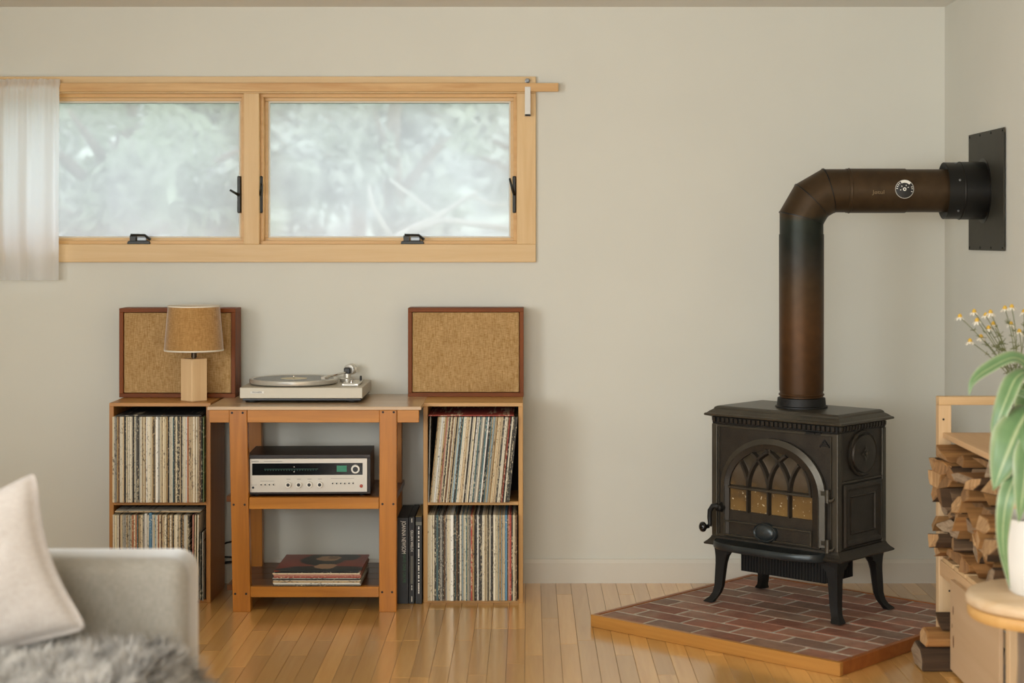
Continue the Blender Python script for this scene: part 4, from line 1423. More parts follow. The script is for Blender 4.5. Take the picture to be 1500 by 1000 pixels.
# door edge rope beading (right and left outer edge)
q = MB()
for s in (-1, 1):
    for k in range(34):
        zz = 0.296 + k * 0.005
        q.box(s * 0.1955 - 0.0025, s * 0.1955 + 0.0025, FY - 0.0225, FY - 0.012, zz - 0.0016 - Z0, zz + 0.0016 - Z0)
mk('rope_beading', q, M['ironlight'], door, world=False, kind='stuff')
for zz in (0.468, 0.300):
    q = MB(); q.lathe([(0.0085, -0.022), (0.0085, 0.022)], (0.228, FY - 0.014, zz - Z0), 'z', 14); q.box(0.198, 0.228, FY - 0.017, FY - 0.006, zz + 0.001 - Z0, zz + 0.016 - Z0)
    q.tube([(0.228, FY - 0.014, zz - 0.016 - Z0), (0.243, FY - 0.010, zz - 0.014 - Z0), (0.246, FY, zz - 0.006 - Z0)], 0.006, 8)
    mk('hinge', q, M['ironlight'], sv, world=False, autos=35)
# handle: boss, cranked rod, knob
hz = 0.386 - Z0
q = MB(); q.lathe([(0.016, 0), (0.018, -0.006), (0.015, -0.012), (0.012, -0.026), (0.012, -0.03)], (-0.208, FY - 0.010, hz), 'y', 18)
q.tube([(-0.208, FY - 0.032, hz), (-0.216, FY - 0.036, hz + 0.006), (-0.230, FY - 0.040, hz + 0.004), (-0.240, FY - 0.042, hz - 0.012), (-0.242, FY - 0.042, hz - 0.035), (-0.240, FY - 0.042, hz - 0.058), (-0.240, FY - 0.046, hz - 0.066)], [0.011, 0.0105, 0.0095, 0.009, 0.0085, 0.008, 0.009], 12)
hn = mk('door_handle', q, M['irondark'], sv, world=False, smooth=True)
q = MB(); q.lathe([(0.006, 0.0), (0.007, -0.008), (0.010, -0.012), (0.017, -0.018), (0.0185, -0.024), (0.016, -0.031), (0.008, -0.036), (0.001, -0.037)], (0, 0, 0), 'y', 22)
q.xf(Matrix.Translation(Vector((-0.240, FY - 0.048, hz - 0.068))) @ Matrix.Rotation(R(-30), 4, 'Z'))
mk('handle_knob', q, M['knobblack'], hn, world=False, smooth=True)

# --- right (and left) side: medallion and panel
for s in (1, -1):
    X0 = s * (AB - 0.004)
    q = MB(); rings = []
    for r, d in ((1.0, 0.0), (1.0, 0.006), (0.93, 0.010), (0.87, 0.006), (0.84, 0.006), (0.80, 0.012), (0.4, 0.014), (0.01, 0.0142)):
        rings.append([(X0 + s * d, 0.008 + 0.089 * r * math.cos(2 * PI * k / 40), 0.600 - Z0 + 0.079 * r * math.sin(2 * PI * k / 40)) for k in range(40)])
    q.loft(rings); med = mk('side_medallion', q, M['iron'], sv, world=False, autos=50)
    q = MB()
    for k in range(8):
        a = 2 * PI * k / 8
        rr = 0.030 if k % 2 == 0 else 0.020
        bx = [(X0 + s * 0.013, 0.008 + 0.004 * math.cos(a + e), 0.600 - Z0 + 0.004 * math.sin(a + e)) for e in (-1.5, 1.5)]
        tip = (X0 + s * 0.017, 0.008 + rr * math.cos(a), 0.600 - Z0 + rr * math.sin(a))
        mid = [(X0 + s * 0.017, 0.008 + rr * 0.6 * math.cos(a) + 0.006 * math.cos(a + e), 0.600 - Z0 + rr * 0.6 * math.sin(a) + 0.006 * math.sin(a + e)) for e in (-1.57, 1.57)]
        q.add([bx[0], mid[0], tip, mid[1], bx[1]], [(0, 1, 2, 3, 4)])
    q.lathe([(0.007, 0.013 * 1), (0.007, 0.019), (0.003, 0.020)], (X0 if s > 0 else X0 - 0.033, 0.008, 0.600 - Z0), 'x', 14)
    mk('medallion_rosette', q, M['ironlight'], med, world=False)

    def srect(y0, y1, z0, z1, d):
        return [(X0 + s * d, y0, z0 - Z0), (X0 + s * d, y1, z0 - Z0), (X0 + s * d, y1, z1 - Z0), (X0 + s * d, y0, z1 - Z0)]
    q = MB(); ins = lambda k: (-0.118 + k, 0.128 - k, 0.288 + k, 0.502 - k)
    q.loft([srect(*ins(k), d) for k, d in ((0, 0.0), (0, 0.006), (0.006, 0.012), (0.016, 0.013), (0.024, 0.007), (0.040, 0.006), (0.044, 0.009), (0.048, 0.004), (0.06, 0.003))])
    mk('side_panel', q, M['iron'], sv, world=False)
    q = MB(); q.box(min(X0, X0 + s * 0.005), max(X0, X0 + s * 0.005), -0.128, 0.138, 0.508 - Z0, 0.513 - Z0)
    q.box(min(X0, X0 + s * 0.005), max(X0, X0 + s * 0.005), -0.131, -0.127, 0.285 - Z0, 0.672 - Z0); q.box(min(X0, X0 + s * 0.005), max(X0, X0 + s * 0.005), 0.134, 0.138, 0.285 - Z0, 0.672 - Z0)
    mk('side_moulding', q, M['ironlight'], sv, world=False)

# --- base plate, ash lip, legs, heat shield
q = MB(); q.loft([rect_ring(*r) for r in ((0.262, 0.152, 0.2475), (0.283, 0.173, 0.2485), (0.285, 0.175, 0.253), (0.281, 0.171, 0.257), (0.274, 0.164, 0.263), (0.266, 0.158, 0.272), (0.262, 0.156, 0.2795))]); mk('base_plate', q, M['iron'], sv, world=False)
q = MB(); rings = []
nA = 28
for (k, zz) in ((0.0, 0.243), (0.9, 0.244), (1.0, 0.249), (1.03, 0.256), (1.02, 0.264), (0.97, 0.270), (0.86, 0.2705), (0.80, 0.267), (0.2, 0.272)):
    ring = []
    for i in range(nA + 1):
        t = -1 + 2 * i / nA
        prof = 0.072 * (1 - abs(t) ** 3.2) ** 0.55
        ring.append((-0.012 + t * 0.226 * (0.985 + 0.015 * k), -0.170 - 0.012 * k - prof * k + 0.012, zz - Z0))
    ring += [(0.214, -0.150, zz - Z0), (-0.238, -0.150, zz - Z0)]
    rings.append(ring)
q.loft(rings); mk('ash_lip', q, M['ironlip'], sv, world=False, autos=45)
for sx in (-1, 1):
    for sy in (-1, 1):
        q = MB(); rings = []
        for zz, hw, off in ((0.2475, 0.050, -0.012), (0.225, 0.040, -0.008), (0.205, 0.031, -0.003), (0.18, 0.0265, 0.0), (0.14, 0.0245, 0.003), (0.10, 0.0225, 0.006), (0.075, 0.021, 0.012), (0.06, 0.021, 0.020), (0.050, 0.025, 0.028), (0.0445, 0.027, 0.031), (0.0432, 0.025, 0.031)):
            cx_ = sx * (0.233 + off); cy_ = sy * (0.128 + off)
            hx_, hy_ = hw * 0.72, hw * 0.72
            # outer corner ridge: pentagon with a chamfer on the inner side
            ring = [(cx_ + sx * hx_, cy_ + sy * hy_), (cx_ - sx * hx_, cy_ + sy * hy_ * 0.92), (cx_ - sx * hx_ * 0.9, cy_ - sy * hy_ * 0.25), (cx_ - sx * hx_ * 0.25, cy_ - sy * hy_ * 0.9), (cx_ + sx * hx_ * 0.92, cy_ - sy * hy_)]
            rings.append([(a, b, zz - Z0) for a, b in ring])
        q.loft(rings)
        # scalloped brackets under the base plate
        for ax in (0, 1):
            poly = [(0, 0.2475), (-0.075, 0.2475), (-0.070, 0.236), (-0.058, 0.232), (-0.054, 0.222), (-0.040, 0.215), (-0.028, 0.196), (0, 0.19)]
            def P(d, zz, w):
                return (sx * (0.243 + d), sy * (0.128 + w), zz - Z0) if ax == 0 else (sx * (0.233 + w), sy * (0.138 + d), zz - Z0)
            q.loft([[P(d, zz, w) for d, zz in poly] for w in (0.006, 0.020)])
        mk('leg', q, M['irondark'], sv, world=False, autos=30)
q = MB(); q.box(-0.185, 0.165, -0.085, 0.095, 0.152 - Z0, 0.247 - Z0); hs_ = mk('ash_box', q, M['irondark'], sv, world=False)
q = MB()
for k in range(28):
    x = -0.180 + k * 0.0125
    q.box(x - 0.0025, x + 0.0025, -0.0885, -0.085, 0.153 - Z0, 0.246 - Z0)
for k in range(13):
    y = -0.078 + k * 0.0135
    q.box(0.165, 0.1685, y - 0.0025, y + 0.0025, 0.153 - Z0, 0.246 - Z0)
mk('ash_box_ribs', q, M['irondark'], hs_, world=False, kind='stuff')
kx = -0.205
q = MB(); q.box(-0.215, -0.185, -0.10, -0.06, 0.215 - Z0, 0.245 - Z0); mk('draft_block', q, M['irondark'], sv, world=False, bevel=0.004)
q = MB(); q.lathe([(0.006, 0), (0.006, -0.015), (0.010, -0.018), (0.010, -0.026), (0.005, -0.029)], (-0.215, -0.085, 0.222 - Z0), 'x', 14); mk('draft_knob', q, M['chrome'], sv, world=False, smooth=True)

# ------------------------------------------------------------------ stove pipe
PX, PY, PR = 0.964, 6.04, 0.0772
PZ = 1.5066
ER = 0.131
pp = thing('stove_pipe', 'rust brown stove pipe rising from the stove and turning to the wall', 'stove pipe', (PX, PY, 0.7768))
q = MB()
zj = at(0, 343, PY).z
q.lathe([(PR - 0.001, 0.777), (PR - 0.001, 0.80), (PR + 0.001, 0.80), (PR + 0.0018, zj - 0.004), (PR + 0.0018, zj)], (PX, PY, 0), n=48)
mk('vertical_pipe', q, M['pipe'], pp, autos=30)
q = MB(); q.lathe([(PR + 0.0005, 0.783), (PR + 0.003, 0.785), (PR + 0.003, 0.789), (PR + 0.0005, 0.791)], (PX, PY, 0), n=48, cap=False); mk('pipe_bead', q, M['pipe'], pp, smooth=True)
pvx, pvz = PX + ER, PZ - ER


def mring(phi, r, mitre, n=48):
    k = 1 / math.cos(R(15)) if mitre else 1.0
    out = []
    for i in range(n):
        t = 2 * PI * i / n
        rad = (ER + r * math.cos(t)) * k
        out.append((pvx - rad * math.cos(phi), PY + r * math.sin(t), pvz + rad * math.sin(phi)))
    return out


q = MB(); q.loft([[(p[0], p[1], zj - 0.012) for p in mring(0, PR - 0.0004, False)], mring(0, PR - 0.0004, False), mring(R(15), PR - 0.0004, True)]); mk('elbow_gore', q, M['pipe'], pp, autos=30)
for a, b in ((15, 45), (45, 75)):
    q = MB(); q.loft([mring(R(a + 0.4), PR + 0.0008, True), mring(R(b - 0.4), PR + 0.0008, True)]); mk('elbow_gore', q, M['pipe'], pp, autos=30)
q = MB(); xs_ = at(1239, 0, PY).x
q.loft([mring(R(75), PR - 0.0004, True), mring(R(90), PR - 0.0004, False), [(xs_ + 0.012, p[1], p[2]) for p in mring(R(90), PR - 0.0004, False)]]); mk('elbow_gore', q, M['pipe'], pp, autos=30)
for a in (15, 45, 75):
    q = MB()
    q.loft([mring(R(a - 0.7), PR + 0.0022, True), mring(R(a + 0.7), PR + 0.0022, True)]); mk('elbow_seam', q, M['thimble'], pp, autos=30)
xe = at(1391, 0, PY).x
xj = at(1325, 0, PY).x
q = MB(); q.lathe([(PR + 0.0016, xs_), (PR + 0.0016, xj)], (0, PY, PZ), 'x', 48); mk('horizontal_pipe', q, M['pipe'], pp, autos=30)
q = MB(); q.lathe([(PR - 0.001, xj - 0.01), (PR - 0.001, xe + 0.03)], (0, PY, PZ), 'x', 48); mk('horizontal_pipe', q, M['pipe'], pp, autos=30)
q = MB(); q.lathe([(PR + 0.0016, xs_ + 0.006), (PR + 0.0038, xs_ + 0.010), (PR + 0.0016, xs_ + 0.014)], (0, PY, PZ), 'x', 48, cap=False); mk('pipe_bead', q, M['pipe'], pp, smooth=True)
cc = at(1287, 281.5, PY - PR)
a_ = math.asin(max(-1, min(1, (cc.z - PZ) / PR)))
Mt = Matrix.Translation(Vector((cc.x, PY - (PR + 0.0012) * math.cos(a_), cc.z))) @ Matrix.Rotation(PI / 2 - a_, 4, 'X')
text_obj('embossed_name', 'Jøtul', 0.019, Mt, plain('rubbed_brass_emboss', hx('#7d6a4c'), 0.4, 0.4), pp, extr=0.0012, align='CENTER', sx=1.2)

# thimble on the right wall
tm = thing('wall_thimble', 'black flue collar and square plate on the right wall', 'flue collar', (RX - 0.004, PY, 1.2956))
q = MB(); q.box(RX - 0.010, RX - 0.006, 5.775, 6.237, 1.2956, 1.7146); plt = mk('wall_plate', q, M['plate'], tm, bevel=0.0008)
q = MB(); q.box(RX - 0.006, RX - 0.0005, 5.79, 6.222, 1.31, 1.70); mk('plate_spacer', q, M['plate'], tm)
for yy in [5.79 + 0.144 * k for k in range(4)]:
    for zz in (1.305, 1.705):
        q = MB(); q.lathe([(0.0045, 0), (0.0045, -0.002), (0.002, -0.003)], (RX - 0.010, yy, zz), 'x', 10); mk('rivet', q, M['black'], plt)
x_a = at(1392, 0, PY - 0.1).x
q = MB(); q.lathe([(PR + 0.002, x_a + 0.020), (PR + 0.014, x_a + 0.012), (0.096, x_a + 0.004), (0.1005, x_a), (0.1005, x_a + 0.004), (0.1005, x_a + 0.055), (0.1022, x_a + 0.056), (0.1022, RX - 0.012), (0.115, RX - 0.0115), (0.115, RX - 0.0102)], (0, PY, PZ), 'x', 48, cap=False); mk('collar', q, M['thimble'], tm, autos=30)
q = MB(); q.lathe([(0.1022, x_a + 0.053), (0.1035, x_a + 0.056), (0.1022, x_a + 0.059)], (0, PY, PZ), 'x', 48, cap=False); mk('collar_bead', q, M['thimble'], tm, smooth=True)
for a in (20, -45, 70):
    q = MB(); q.lathe([(0.004, 0), (0.004, 0.003), (0.002, 0.004)], (0, 0, 0), 'z', 10)
    ang = R(a)
    q.xf(Matrix.Translation(Vector((x_a + 0.035, PY - 0.1005 * math.cos(ang), PZ + 0.1005 * math.sin(ang)))) @ Vector((0, 0, 1)).rotation_difference(Vector((0, -math.cos(ang), math.sin(ang)))).to_matrix().to_4x4())
    mk('screw', q, M['zinc'], tm)

# pipe thermometer
tc_ = at(1324.5, 277, PY - PR)
YT = PY - PR - 0.0022
th = thing('pipe_thermometer', 'round black magnetic thermometer stuck on the horizontal stove pipe', 'thermometer', (tc_.x, YT, tc_.z - 0.033))
q = MB(); q.lathe([(0.031, 0.0), (0.033, -0.001), (0.033, -0.004), (0.0315, -0.0045), (0.001, -0.0045)], (tc_.x, YT, tc_.z), 'y', 40); mk('dial', q, M['black'], th, autos=35)
def arc_band(r0, r1, a0, a1, d, n=20):
    q = MB(); vs = []; fs = []
    for k in range(n + 1):
        a = R(a0 + (a1 - a0) * k / n)
        for r_, dd in ((r0, d), (r1, d), (r1, d + 0.0004), (r0, d + 0.0004)):
            vs.append((tc_.x + r_ * math.cos(a), YT - dd, tc_.z + r_ * math.sin(a)))
    for k in range(n):
        for j in range(4):
            a, b = k * 4 + j, k * 4 + (j + 1) % 4
            fs.append((a, b, b + 4, a + 4))
    q.add(vs, fs); return q
mk('rim_ring', arc_band(0.0312, 0.0325, 0, 360, 0.0046, 48), M['silver'], th)
mk('scale_band', arc_band(0.0225, 0.031, 45, 118, 0.0050), M['white'], th)
q = MB()
for a in [128, 142, 156, 172, -22, 0, 14]:
    q2 = arc_band(0.024, 0.0285, a, a + 6, 0.0050, 2); q.add(q2.v, q2.f)
for a in (20, 62, 128, 185):
    q2 = arc_band(0.012, 0.016, a, a + 11, 0.0050, 3); q.add(q2.v, q2.f)
mk('scale_marks', q, M['white'], th)
mk('pivot_ring', arc_band(0.003, 0.0062, 0, 360, 0.0055, 20), M['white'], th)

# ------------------------------------------------------------------ firewood rack
M['rackpine'] = wood('raw_pine_stud', hx('#e0c096'), hx('#cfa878'), 'z', 0.8, 0.6)
M['rackpiney'] = wood('raw_pine_rail', hx('#dcb78c'), hx('#c79d6e'), 'y', 0.8, 0.55)
M['rackpinex'] = wood('raw_pine_crossrail', hx('#e2c092'), hx('#cda572'), 'x', 0.8, 0.55)
M['ply'] = wood('plywood_panel', hx('#cfb08c'), hx('#bb9870'), 'y', 0.25, 0.6, contrast=0.3)
KX0, KX1, KY0, KY1 = 1.311, 1.595, 4.655, 5.50
rk = thing('firewood_rack', 'raw pine firewood rack with a shelf on top against the right wall', 'rack', ((KX0 + KX1) / 2, (KY0 + KY1) / 2, 0))
for xa in (KX0, KX1 - 0.04):
    for ya in (KY1 - 0.04, KY0):
        q = MB(); q.box(xa, xa + 0.04, ya, ya + 0.04, 0, 0.805 if ya > 5 else 0.70); p = mk('post', q, M['rackpine'], rk, bevel=0.0015)
        if xa == KX0 and ya > 5:
            for (sx_, sy_) in ((1381, 614), (1380, 671), (1392, 839), (1392, 865)):
                c = at(sx_ + 1, sy_, KY1 - 0.04)
                q = MB(); q.lathe([(0.0035, 0), (0.0035, -0.0012), (0.002, -0.0014)], (min(max(c.x, KX0 + .006), KX0 + .034), KY1 - 0.04, c.z), 'y', 8); mk('screw', q, M['plug'], p)
q = MB(); q.box(KX0, KX1, KY1 - 0.04, KY1, 0.8055, 0.832); mk('top_rail', q, M['rackpinex'], rk, bevel=0.0015)
q = MB(); q.box(KX0 + 0.012, KX1, KY0 - 0.02, KY1 - 0.0405, 0.7005, 0.718); mk('top_shelf', q, M['rackpiney'], rk, bevel=0.0015)
q = MB(); q.box(KX0 + 0.002, KX0 + 0.022, KY0 + 0.041, KY1 - 0.041, 0.262, 0.312); mk('rail', q, M['rackpiney'], rk, bevel=0.0015)
q = MB(); q.box(KX1 - 0.022, KX1 - 0.002, KY0 + 0.041, KY1 - 0.041, 0.262, 0.312); mk('rail', q, M['rackpiney'], rk, bevel=0.0015)
for k in range(5):
    ya = KY0 + 0.045 + k * 0.15
    q = MB(); q.box(KX0 + 0.004, KX1 - 0.004, ya, ya + 0.125, 0.3125, 0.326); mk('bottom_slat', q, M['rackpinex'], rk, bevel=0.001)
q = MB(); q.box(KX0 - 0.0125, KX0 - 0.0005, 4.715, 5.262, 0.012, 0.288); mk('side_panel', q, M['ply'], rk, bevel=0.0008)
for (ya, za, s_) in ((5.225, 0.20, 1.0), (5.222, 0.105, 1.4), (5.238, 0.15, 0.5)):
    q = MB(); q.lathe([(0.009 * s_, 0), (0.009 * s_, -0.0006)], (0, 0, 0), 'x', 12)
    q.xf(Matrix.Translation(Vector((KX0 - 0.0125, ya, za))) @ Matrix.Diagonal((1, 0.5, 1.5, 1))); mk('knot', q, plain('wood_knot', hx('#6b4426'), 0.6) if 'wood_knot' not in bpy.data.materials else bpy.data.materials['wood_knot'], rk)

# firewood -----------------------------------------------------------------
ends = [wood('split_wood_end_a', hx('#c9a273'), hx('#7e5833'), 'z', 2.2, 0.8, rnd=0.2), wood('split_wood_end_b', hx('#a97f52'), hx('#5f4127'), 'z', 2.4, 0.8, rnd=0.2), wood('split_wood_end_c', hx('#b39a7c'), hx('#67503a'), 'y', 2.2, 0.85, rnd=0.2)]
sides = [wood('split_wood_side', hx('#ab7d48'), hx('#6b431f'), 'x', 1.4, 0.8, rnd=0.25), wood('bark_side', hx('#5d452e'), hx('#2d1f13'), 'x', 1.2, 0.9, rnd=0.25), wood('grey_wood_side', hx('#97795a'), hx('#553f2b'), 'x', 1.4, 0.85, rnd=0.2)]
random.seed(21)
gy = [KY1 - 0.045]
while gy[-1] > KY0 + 0.06: gy.append(gy[-1] - random.uniform(0.066, 0.105))
nz = 8
zb, ztp = 0.3268, 0.690
G = {}
for i, yv in enumerate(gy):
    for j in range(nz + 1):
        G[(i, j)] = (yv + (random.uniform(-0.022, 0.022) if 0 < i < len(gy) - 1 else -abs(random.uniform(0, .01)) if i == 0 else 0), zb + (ztp - zb) * (j + (random.uniform(-0.3, 0.3) if 0 < j < nz else (random.uniform(-0.7, 0.1) if j == nz else 0))) / nz)
kinds = ['tan', 'brown', 'greyish', 'dark-barked']
for i in range(len(gy) - 1):
    for j in range(nz):
        P4 = [G[(i + 1, j)], G[(i, j)], G[(i, j + 1)], G[(i + 1, j + 1)]]
        cy_ = sum(p[0] for p in P4) / 4; cz_ = sum(p[1] for p in P4) / 4
        sh = 0.93
        pts = [(cy_ + (p[0] - cy_) * sh, cz_ + (p[1] - cz_) * sh) for p in P4]
        # cut one or two corners so that pieces look split
        poly = []
        for k, p in enumerate(pts):
            if random.random() < 0.5:
                a, b = pts[k - 1], pts[(k + 1) % 4]
                f = random.uniform(0.25, 0.62)
                poly.append((p[0] + (a[0] - p[0]) * f, p[1] + (a[1] - p[1]) * f)); poly.append((p[0] + (b[0] - p[0]) * f, p[1] + (b[1] - p[1]) * f))
            else: poly.append(p)
        xf0 = KX0 + 0.004 + random.uniform(-0.05, 0.045)
        if i == 0: xf0 = KX0 + random.uniform(-0.035, 0.02)
        if cz_ > 0.65: xf0 += 0.02
        q = MB()
        tl, tz = random.uniform(-.5, .5), random.uniform(-.5, .5)
        r0 = [(xf0 + (a - cy_) * tl + (b - cz_) * tz + random.uniform(-0.008, 0.008), a, b) for a, b in poly]
        r1 = [(KX1 - 0.025 + random.uniform(-0.02, 0.012), a, b) for a, b in poly]
        n = len(poly)
        q.add(r0 + r1, [tuple(range(n))[::-1]], 1)
        q.add([], [], 0)
        for k in range(n):
            q.f.append([k, (k + 1) % n, n + (k + 1) % n, n + k]); q.m.append(0)
        q.f.append([n + k for k in range(n)]); q.m.append(1)
        sm = random.choice((0, 0, 2, 1)); em = random.randrange(3)
        o = mk('firewood_log', q, [sides[sm], ends[em]], None, bevel=0.002)
        tag(o, '%s split log in the rack, %s from the far post, %s row up' % ('dark-barked' if sm == 1 else 'grey-sided' if sm == 2 else 'tan-sided', nth(i + 1), nth(j + 1)), 'firewood', 'split logs in the rack')


def floor_log(y0, y1, z0, z1, xa, xb, sm, em, label, jit):
    poly = [(y0, z0), (y1 - jit, z0), (y1, z0 + (z1 - z0) * 0.55), (y1 - 0.02, z1), (y0 + jit, z1 - 0.006), (y0 - 0.004, z0 + (z1 - z0) * 0.5)]
    q = MB(); n = len(poly)
    r0 = [(xa + random.uniform(-0.006, 0.014), a, b) for a, b in poly]; r1 = [(xb + random.uniform(-0.01, 0.01), a, b) for a, b in poly]
    q.add(r0 + r1, [tuple(range(n))[::-1]], 1)
    for k in range(n):
        q.f.append([k, (k + 1) % n, n + (k + 1) % n, n + k]); q.m.append(0)
    q.f.append([n + k for k in range(n)]); q.m.append(1)
    tag(mk('firewood_log', q, [sides[sm], ends[em]], None, bevel=0.004), label, 'firewood', 'loose logs on the floor')


floor_log(5.272, 5.40, 0.0005, 0.074, 1.203, 1.47, 1, 2, 'dark-barked log lying on the floor at the foot of the rack', 0.02)
floor_log(5.275, 5.375, 0.0755, 0.122, 1.222, 1.45, 0, 0, 'pale split log lying across the dark log at the foot of the rack', 0.03)
floor_log(5.290, 5.385, 0.1235, 0.166, 1.272, 1.50, 1, 1, 'dark chunk of firewood topmost of the three beside the rack post', 0.02)

# ------------------------------------------------------------------ things on the rack
SHZ = 0.7185
M['amber'] = plain('amber_glass', hx('#2c1307'), 0.08, 0, 0.6, coat=0.5)
vs_ = thing('flower_vase', 'dark amber glass bottle holding chamomile on the rack shelf', 'vase', (at(1488, 0, 5.05).x, 5.05, SHZ))
q = MB(); q.lathe([(0.036, 0), (0.040, 0.004), (0.041, 0.05), (0.040, 0.09), (0.030, 0.125), (0.015, 0.150), (0.013, 0.185), (0.016, 0.188), (0.016, 0.194), (0.011, 0.194), (0.010, 0.15)], n=28); mk('bottle', q, M['amber'], vs_, world=False, autos=40)
q = MB(); q.lathe([(0.0415, 0.03), (0.0415, 0.085)], n=28, cap=False); mk('bottle_label', q, plain('orange_paper', hx('#b8763e'), 0.7), vs_, world=False, smooth=True)
M['stem'] = plain('olive_stem', hx('#6f7348'), 0.7)
M['petal'] = plain('white_petal', hx('#ece6d6'), 0.7)
M['yolk'] = plain('yellow_disc_floret', hx('#d2a83c'), 0.7)
M['bud'] = plain('green_bud', hx('#77824e'), 0.7)
mouth = Vector((vs_.location.x, 5.05, SHZ + 0.188))
fl_px = [(1406, 464, 0), (1427, 457, .03), (1431, 470, -.02), (1444, 462, .02), (1451, 458, -.03), (1448, 481, 0), (1455, 475, .05), (1421, 500, -.03), (1437, 494, .02), (1472, 452, 0), (1482, 450, -.04), (1481, 475, .03), (1493, 486, -.02), (1500, 457, .02), (1512, 470, 0), (1524, 488, .03)]
for k, (px, py, dy) in enumerate(fl_px):
    Y_ = 5.05 + dy
    hd_ = at(px, py, Y_)
    lab = 'chamomile sprig in the amber bottle whose flower is %s from the left' % nth(1 + sum(1 for f_ in fl_px if f_[0] < px))
    st = thing('chamomile_stem', lab, 'flower', mouth - Vector((0, 0, 0.10)), 0, 'chamomile in the amber bottle')
    j = Vector((random.uniform(-.005, .005), random.uniform(-.005, .005), 0))
    mid = mouth.lerp(hd_, 0.5) + Vector((0.018 * (1 if px > 1470 else 0.6), 0, 0.012))
    pts = []
    for t in [i / 9 for i in range(10)]:
        p = mouth * (1 - t) ** 2 + mid * 2 * t * (1 - t) + hd_ * t ** 2 + j * (1 - t)
        pts.append(p)
    q = MB(); q.tube([mouth - Vector((0, 0, 0.10)) + j * .5] + pts, 0.0013, 5); sm_ = mk('stem', q, M['stem'], st, smooth=True)
    q = MB(); rings = [(0.0065, -0.002), (0.0070, 0.001), (0.0055, 0.006), (0.003, 0.009), (0.0005, 0.0098)]
    q.lathe(rings, hd_, 'z', 10); mk('flower_disc', q, M['yolk'], st, smooth=True)
    q = MB(); n = 9; off = random.random()
    for i in range(n):
        a = 2 * PI * (i + off) / n
        ca, sa_ = math.cos(a), math.sin(a)
        def pt(r, w, z): return (hd_.x + ca * r - sa_ * w, hd_.y + sa_ * r + ca * w, hd_.z + z)
        dz = random.uniform(-.004, .003)
        q.add([pt(.005, -.0018, 0), pt(.005, .0018, 0), pt(.011, .0032, -.004 + dz), pt(.0155, .0018, -.009 + dz), pt(.0155, -.0018, -.009 + dz), pt(.011, -.0032, -.004 + dz)], [(0, 1, 2, 3, 4, 5)])
    mk('petals', q, M['petal'], st)
    q = MB()
    for i in range(5):
        t = random.uniform(0.3, 0.85); p = pts[int(t * 9)]
        for w in range(3):
            d = Vector((random.uniform(-1, 1), random.uniform(-.6, .6), random.uniform(-.1, .9))).normalized() * random.uniform(.010, .022)
            q.tube([p, p + d * .6, p + d + Vector((0, 0, -.002))], [.0007, .0012, .0005], 4)
    mk('feathery_leaves', q, M['stem'], sm_)
q = MB(); q.lathe([(0.010, 0), (0.0115, 0.003), (0.0115, 0.052), (0.009, 0.054), (0.0012, 0.054), (0.001, 0.062)], (at(1473, 0, 4.95).x, 4.95, SHZ), n=16)
tag(mk('candle', q, plain('ivory_wax', hx('#e2d3b8'), 0.5), autos=40), 'short ivory candle on the rack shelf behind the big leaves', 'candle')
q = MB(); q.lathe([(0.017, 0), (0.024, 0.006), (0.026, 0.020), (0.022, 0.030), (0.020, 0.030), (0.022, 0.018), (0.001, 0.006)], (at(1465, 0, 5.06).x, 5.06, SHZ), n=20)
tag(mk('clay_dish', q, plain('terracotta', hx('#a9622f'), 0.7), autos=40), 'small terracotta dish on the rack shelf behind the hanging leaf', 'dish')

# ------------------------------------------------------------------ stool and potted plant
SX, SY, SZ = 1.342, 4.40, 0.4255
stl = thing('round_stool', 'round wooden slab table on a log foot under the potted plant', 'side table', (SX, SY, 0))
M['slab'] = wood('pale_slab_top', hx('#dcc3a2'), hx('#c8a87f'), 'x', 0.7, 0.5)
M['slabunder'] = wood('slab_lower_rim', hx('#d6ab6e'), hx('#c08f4c'), 'z', 0.6, 0.5)
M['logfoot'] = wood('log_foot', hx('#a08d77'), hx('#6b5a49'), 'z', 0.8, 0.8)
q = MB(); q.lathe([(0.18, -0.034), (0.203, -0.032), (0.210, -0.026), (0.211, -0.014), (0.206, -0.004), (0.196, 0), (0.001, 0)], (SX, SY, SZ), n=72); mk('slab_top', q, M['slab'], stl, autos=45)
q = MB(); q.lathe([(0.17, -0.066), (0.200, -0.064), (0.206, -0.056), (0.207, -0.043), (0.202, -0.0345), (0.18, -0.0345)], (SX, SY, SZ), n=72); mk('lower_rim', q, M['slabunder'], stl, autos=45)
rg = []
for zz, rr in ((SZ - 0.0665, 0.078), (0.25, 0.076), (0.12, 0.082), (0.001, 0.09)):
    rg.append([(SX + rr * (1 + 0.09 * noise.noise(Vector((math.cos(a * PI / 14) * 1.6, math.sin(a * PI / 14) * 1.6, zz)))) * math.cos(a * PI / 14), SY + rr * (1 + 0.09 * noise.noise(Vector((math.cos(a * PI / 14) * 1.6, math.sin(a * PI / 14) * 1.6, zz)))) * math.sin(a * PI / 14), zz) for a in range(28)])
q = MB(); q.loft(rg[::-1]); mk('log_foot', q, M['logfoot'], stl, autos=50)
pot = thing('potted_plant', 'leafy striped green plant in a white pot on the round stool', 'plant', (SX - 0.01, SY, SZ + 0.0006))
q = MB(); q.lathe([(0.084, 0), (0.092, 0.006), (0.112, 0.08), (0.121, 0.18), (0.123, 0.198), (0.117, 0.199), (0.113, 0.18), (0.110, 0.17)], n=48, cap=False)
q.lathe([(0.084, 0.0), (0.001, 0.0)], n=48, cap=False)
mk('pot', q, plain('white_glazed_pot', hx('#e6e3db'), 0.35), pot, world=False, autos=40)
q = MB(); q.lathe([(0.110, 0.171), (0.06, 0.175), (0.001, 0.177)], n=32, cap=False); mk('soil', q, plain('potting_soil', hx('#2f2117'), 0.95, var=0.4, scale=90, bump=0.8), pot, world=False)


